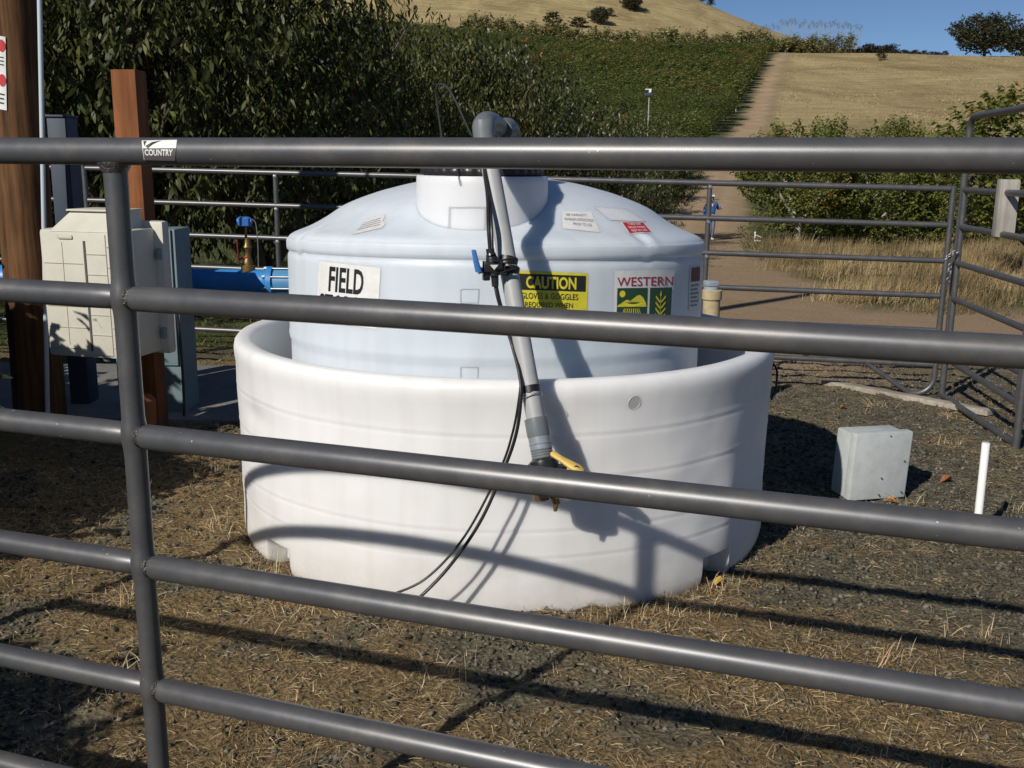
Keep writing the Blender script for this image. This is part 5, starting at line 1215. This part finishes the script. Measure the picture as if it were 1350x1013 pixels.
# ------------------------------------------------------------------ person
pp = G(938, 317); PX, PY, PZ = pp.x-.06, pp.y, tz(pp.x, pp.y)
hscale = (P(940, 255, PY).z-PZ)/1.80
def skin_obj(name, joints, edges, mt, parent, sub=2):
    me = bpy.data.meshes.new(name); me.from_pydata([Vector(j[0]) for j in joints], edges, [])
    o = bpy.data.objects.new(name, me); COL.objects.link(o)
    md = o.modifiers.new('s', 'SKIN'); md.use_smooth_shade = True
    for i, j in enumerate(joints): 
        r = j[1]; r = r if isinstance(r, tuple) else (r, r); me.skin_vertices[0].data[i].radius = r
        me.skin_vertices[0].data[i].use_root = (i == 0)
    m2 = o.modifiers.new('u', 'SUBSURF'); m2.levels = sub; m2.render_levels = sub
    dg = bpy.context.evaluated_depsgraph_get(); dg.update(); em = bpy.data.meshes.new_from_object(o.evaluated_get(dg)); em.name = name
    bpy.data.objects.remove(o); bpy.data.meshes.remove(me)
    em.materials.clear(); em.materials.append(mt); em.shade_smooth(); o = bpy.data.objects.new(name, em); COL.objects.link(o); o.parent = parent; return o
per = thing('person', (PX, PY, PZ), 'person in blue shirt, faded jeans and white cap walking down the dirt track', 'person')
per.scale = (hscale,)*3; per.rotation_euler = (0, 0, .12)
# joints (facing -Y)
J = {'pel': (0, 0, .95), 'sp': (0, .01, 1.12), 'ch': (0, .0, 1.30), 'nk': (0, -.01, 1.48), 'hd0': (0, -.02, 1.56), 'hd': (0, -.03, 1.64), 'ht': (0, -.02, 1.74),
     'sL': (-.17, 0, 1.42), 'eL': (-.27, .03, 1.16), 'wL': (-.29, -.05, .92), 'hL': (-.29, -.07, .85), 'sR': (.17, 0, 1.42), 'eR': (.29, .10, 1.20), 'wR': (.42, .05, 1.27), 'hR': (.47, .0, 1.24),
     'hipL': (-.09, 0, .90), 'kL': (-.13, -.07, .50), 'aL': (-.15, -.02, .10), 'tL': (-.16, -.17, .04), 'hipR': (.09, 0, .90), 'kR': (.10, .02, .50), 'aR': (.10, .12, .11), 'tR': (.11, -.02, .04)}
def sk(names, rad, edges, nm, mt, grow=0): return skin_obj(nm, [(J[n_], tuple(r+grow for r in (rad[n_] if isinstance(rad[n_], tuple) else (rad[n_],)*2))) for n_ in names], [(names.index(a), names.index(b_)) for a, b_ in edges], mt, per)
rad = {'pel': (.14, .10), 'sp': (.135, .095), 'ch': (.16, .11), 'nk': .055, 'hd0': .062, 'hd': .088, 'ht': .06, 'sL': .06, 'eL': .042, 'wL': .028, 'hL': .035, 'sR': .06, 'eR': .042, 'wR': .028, 'hR': .035, 'hipL': .09, 'kL': .06, 'aL': .042, 'tL': .035, 'hipR': .09, 'kR': .06, 'aR': .042, 'tR': .035}
E1 = [('pel', 'sp'), ('sp', 'ch'), ('ch', 'nk'), ('nk', 'hd0'), ('hd0', 'hd'), ('hd', 'ht'), ('ch', 'sL'), ('sL', 'eL'), ('eL', 'wL'), ('wL', 'hL'), ('ch', 'sR'), ('sR', 'eR'), ('eR', 'wR'), ('wR', 'hR'), ('pel', 'hipL'), ('hipL', 'kL'), ('kL', 'aL'), ('aL', 'tL'), ('pel', 'hipR'), ('hipR', 'kR'), ('kR', 'aR'), ('aR', 'tR')]
names = list(J.keys()); sk(names, rad, E1, 'body', m_skin)
n2 = ['pel', 'sp', 'ch', 'sL', 'eL', 'wL', 'sR', 'eR', 'wR']; sk(n2, rad, [e for e in E1 if e[0] in n2 and e[1] in n2], 'shirt', m_shirt, .022)
n3 = ['pel', 'hipL', 'kL', 'aL', 'hipR', 'kR', 'aR']; rad3 = dict(rad); rad3['aL'] = .05; rad3['aR'] = .05; rad3['pel'] = (.135, .10); sk(n3, rad3, [e for e in E1 if e[0] in n3 and e[1] in n3], 'trousers', m_jeans, .018)
for s_ in ('L', 'R'):
    mb = MB(); a_ = Vector(J['a'+s_]); b_ = Vector(J['t'+s_]); mb.tube([Vector((a_.x, a_.y+.05, .05)), Vector((a_.x, a_.y, .06)), Vector((b_.x, b_.y, .045)), Vector((b_.x, b_.y-.04, .03))], [.035, .052, .046, .02], 10); mb.build('shoe', m_whitepvc, per, origin=(0, 0, 0)).location = (0, 0, 0)
mb = MB(); mb.lathe([(.108, 0), (.108, .05), (.085, .09), (.04, .112), (.005, .116)], (0, -.02, 1.67), 20, cap=True); mb.box((0, -.15, 1.69), (.15, .12, .012), bev=.004); mb.build('cap', m_whitepvc, per, origin=(0, 0, 0)).location = (0, 0, 0)
mb = MB(); mb.box((0, -.122, 1.36), (.06, .02, .10), bev=.006); mb.build('undershirt', m_whitepvc, per, origin=(0, 0, 0)).location = (0, 0, 0)
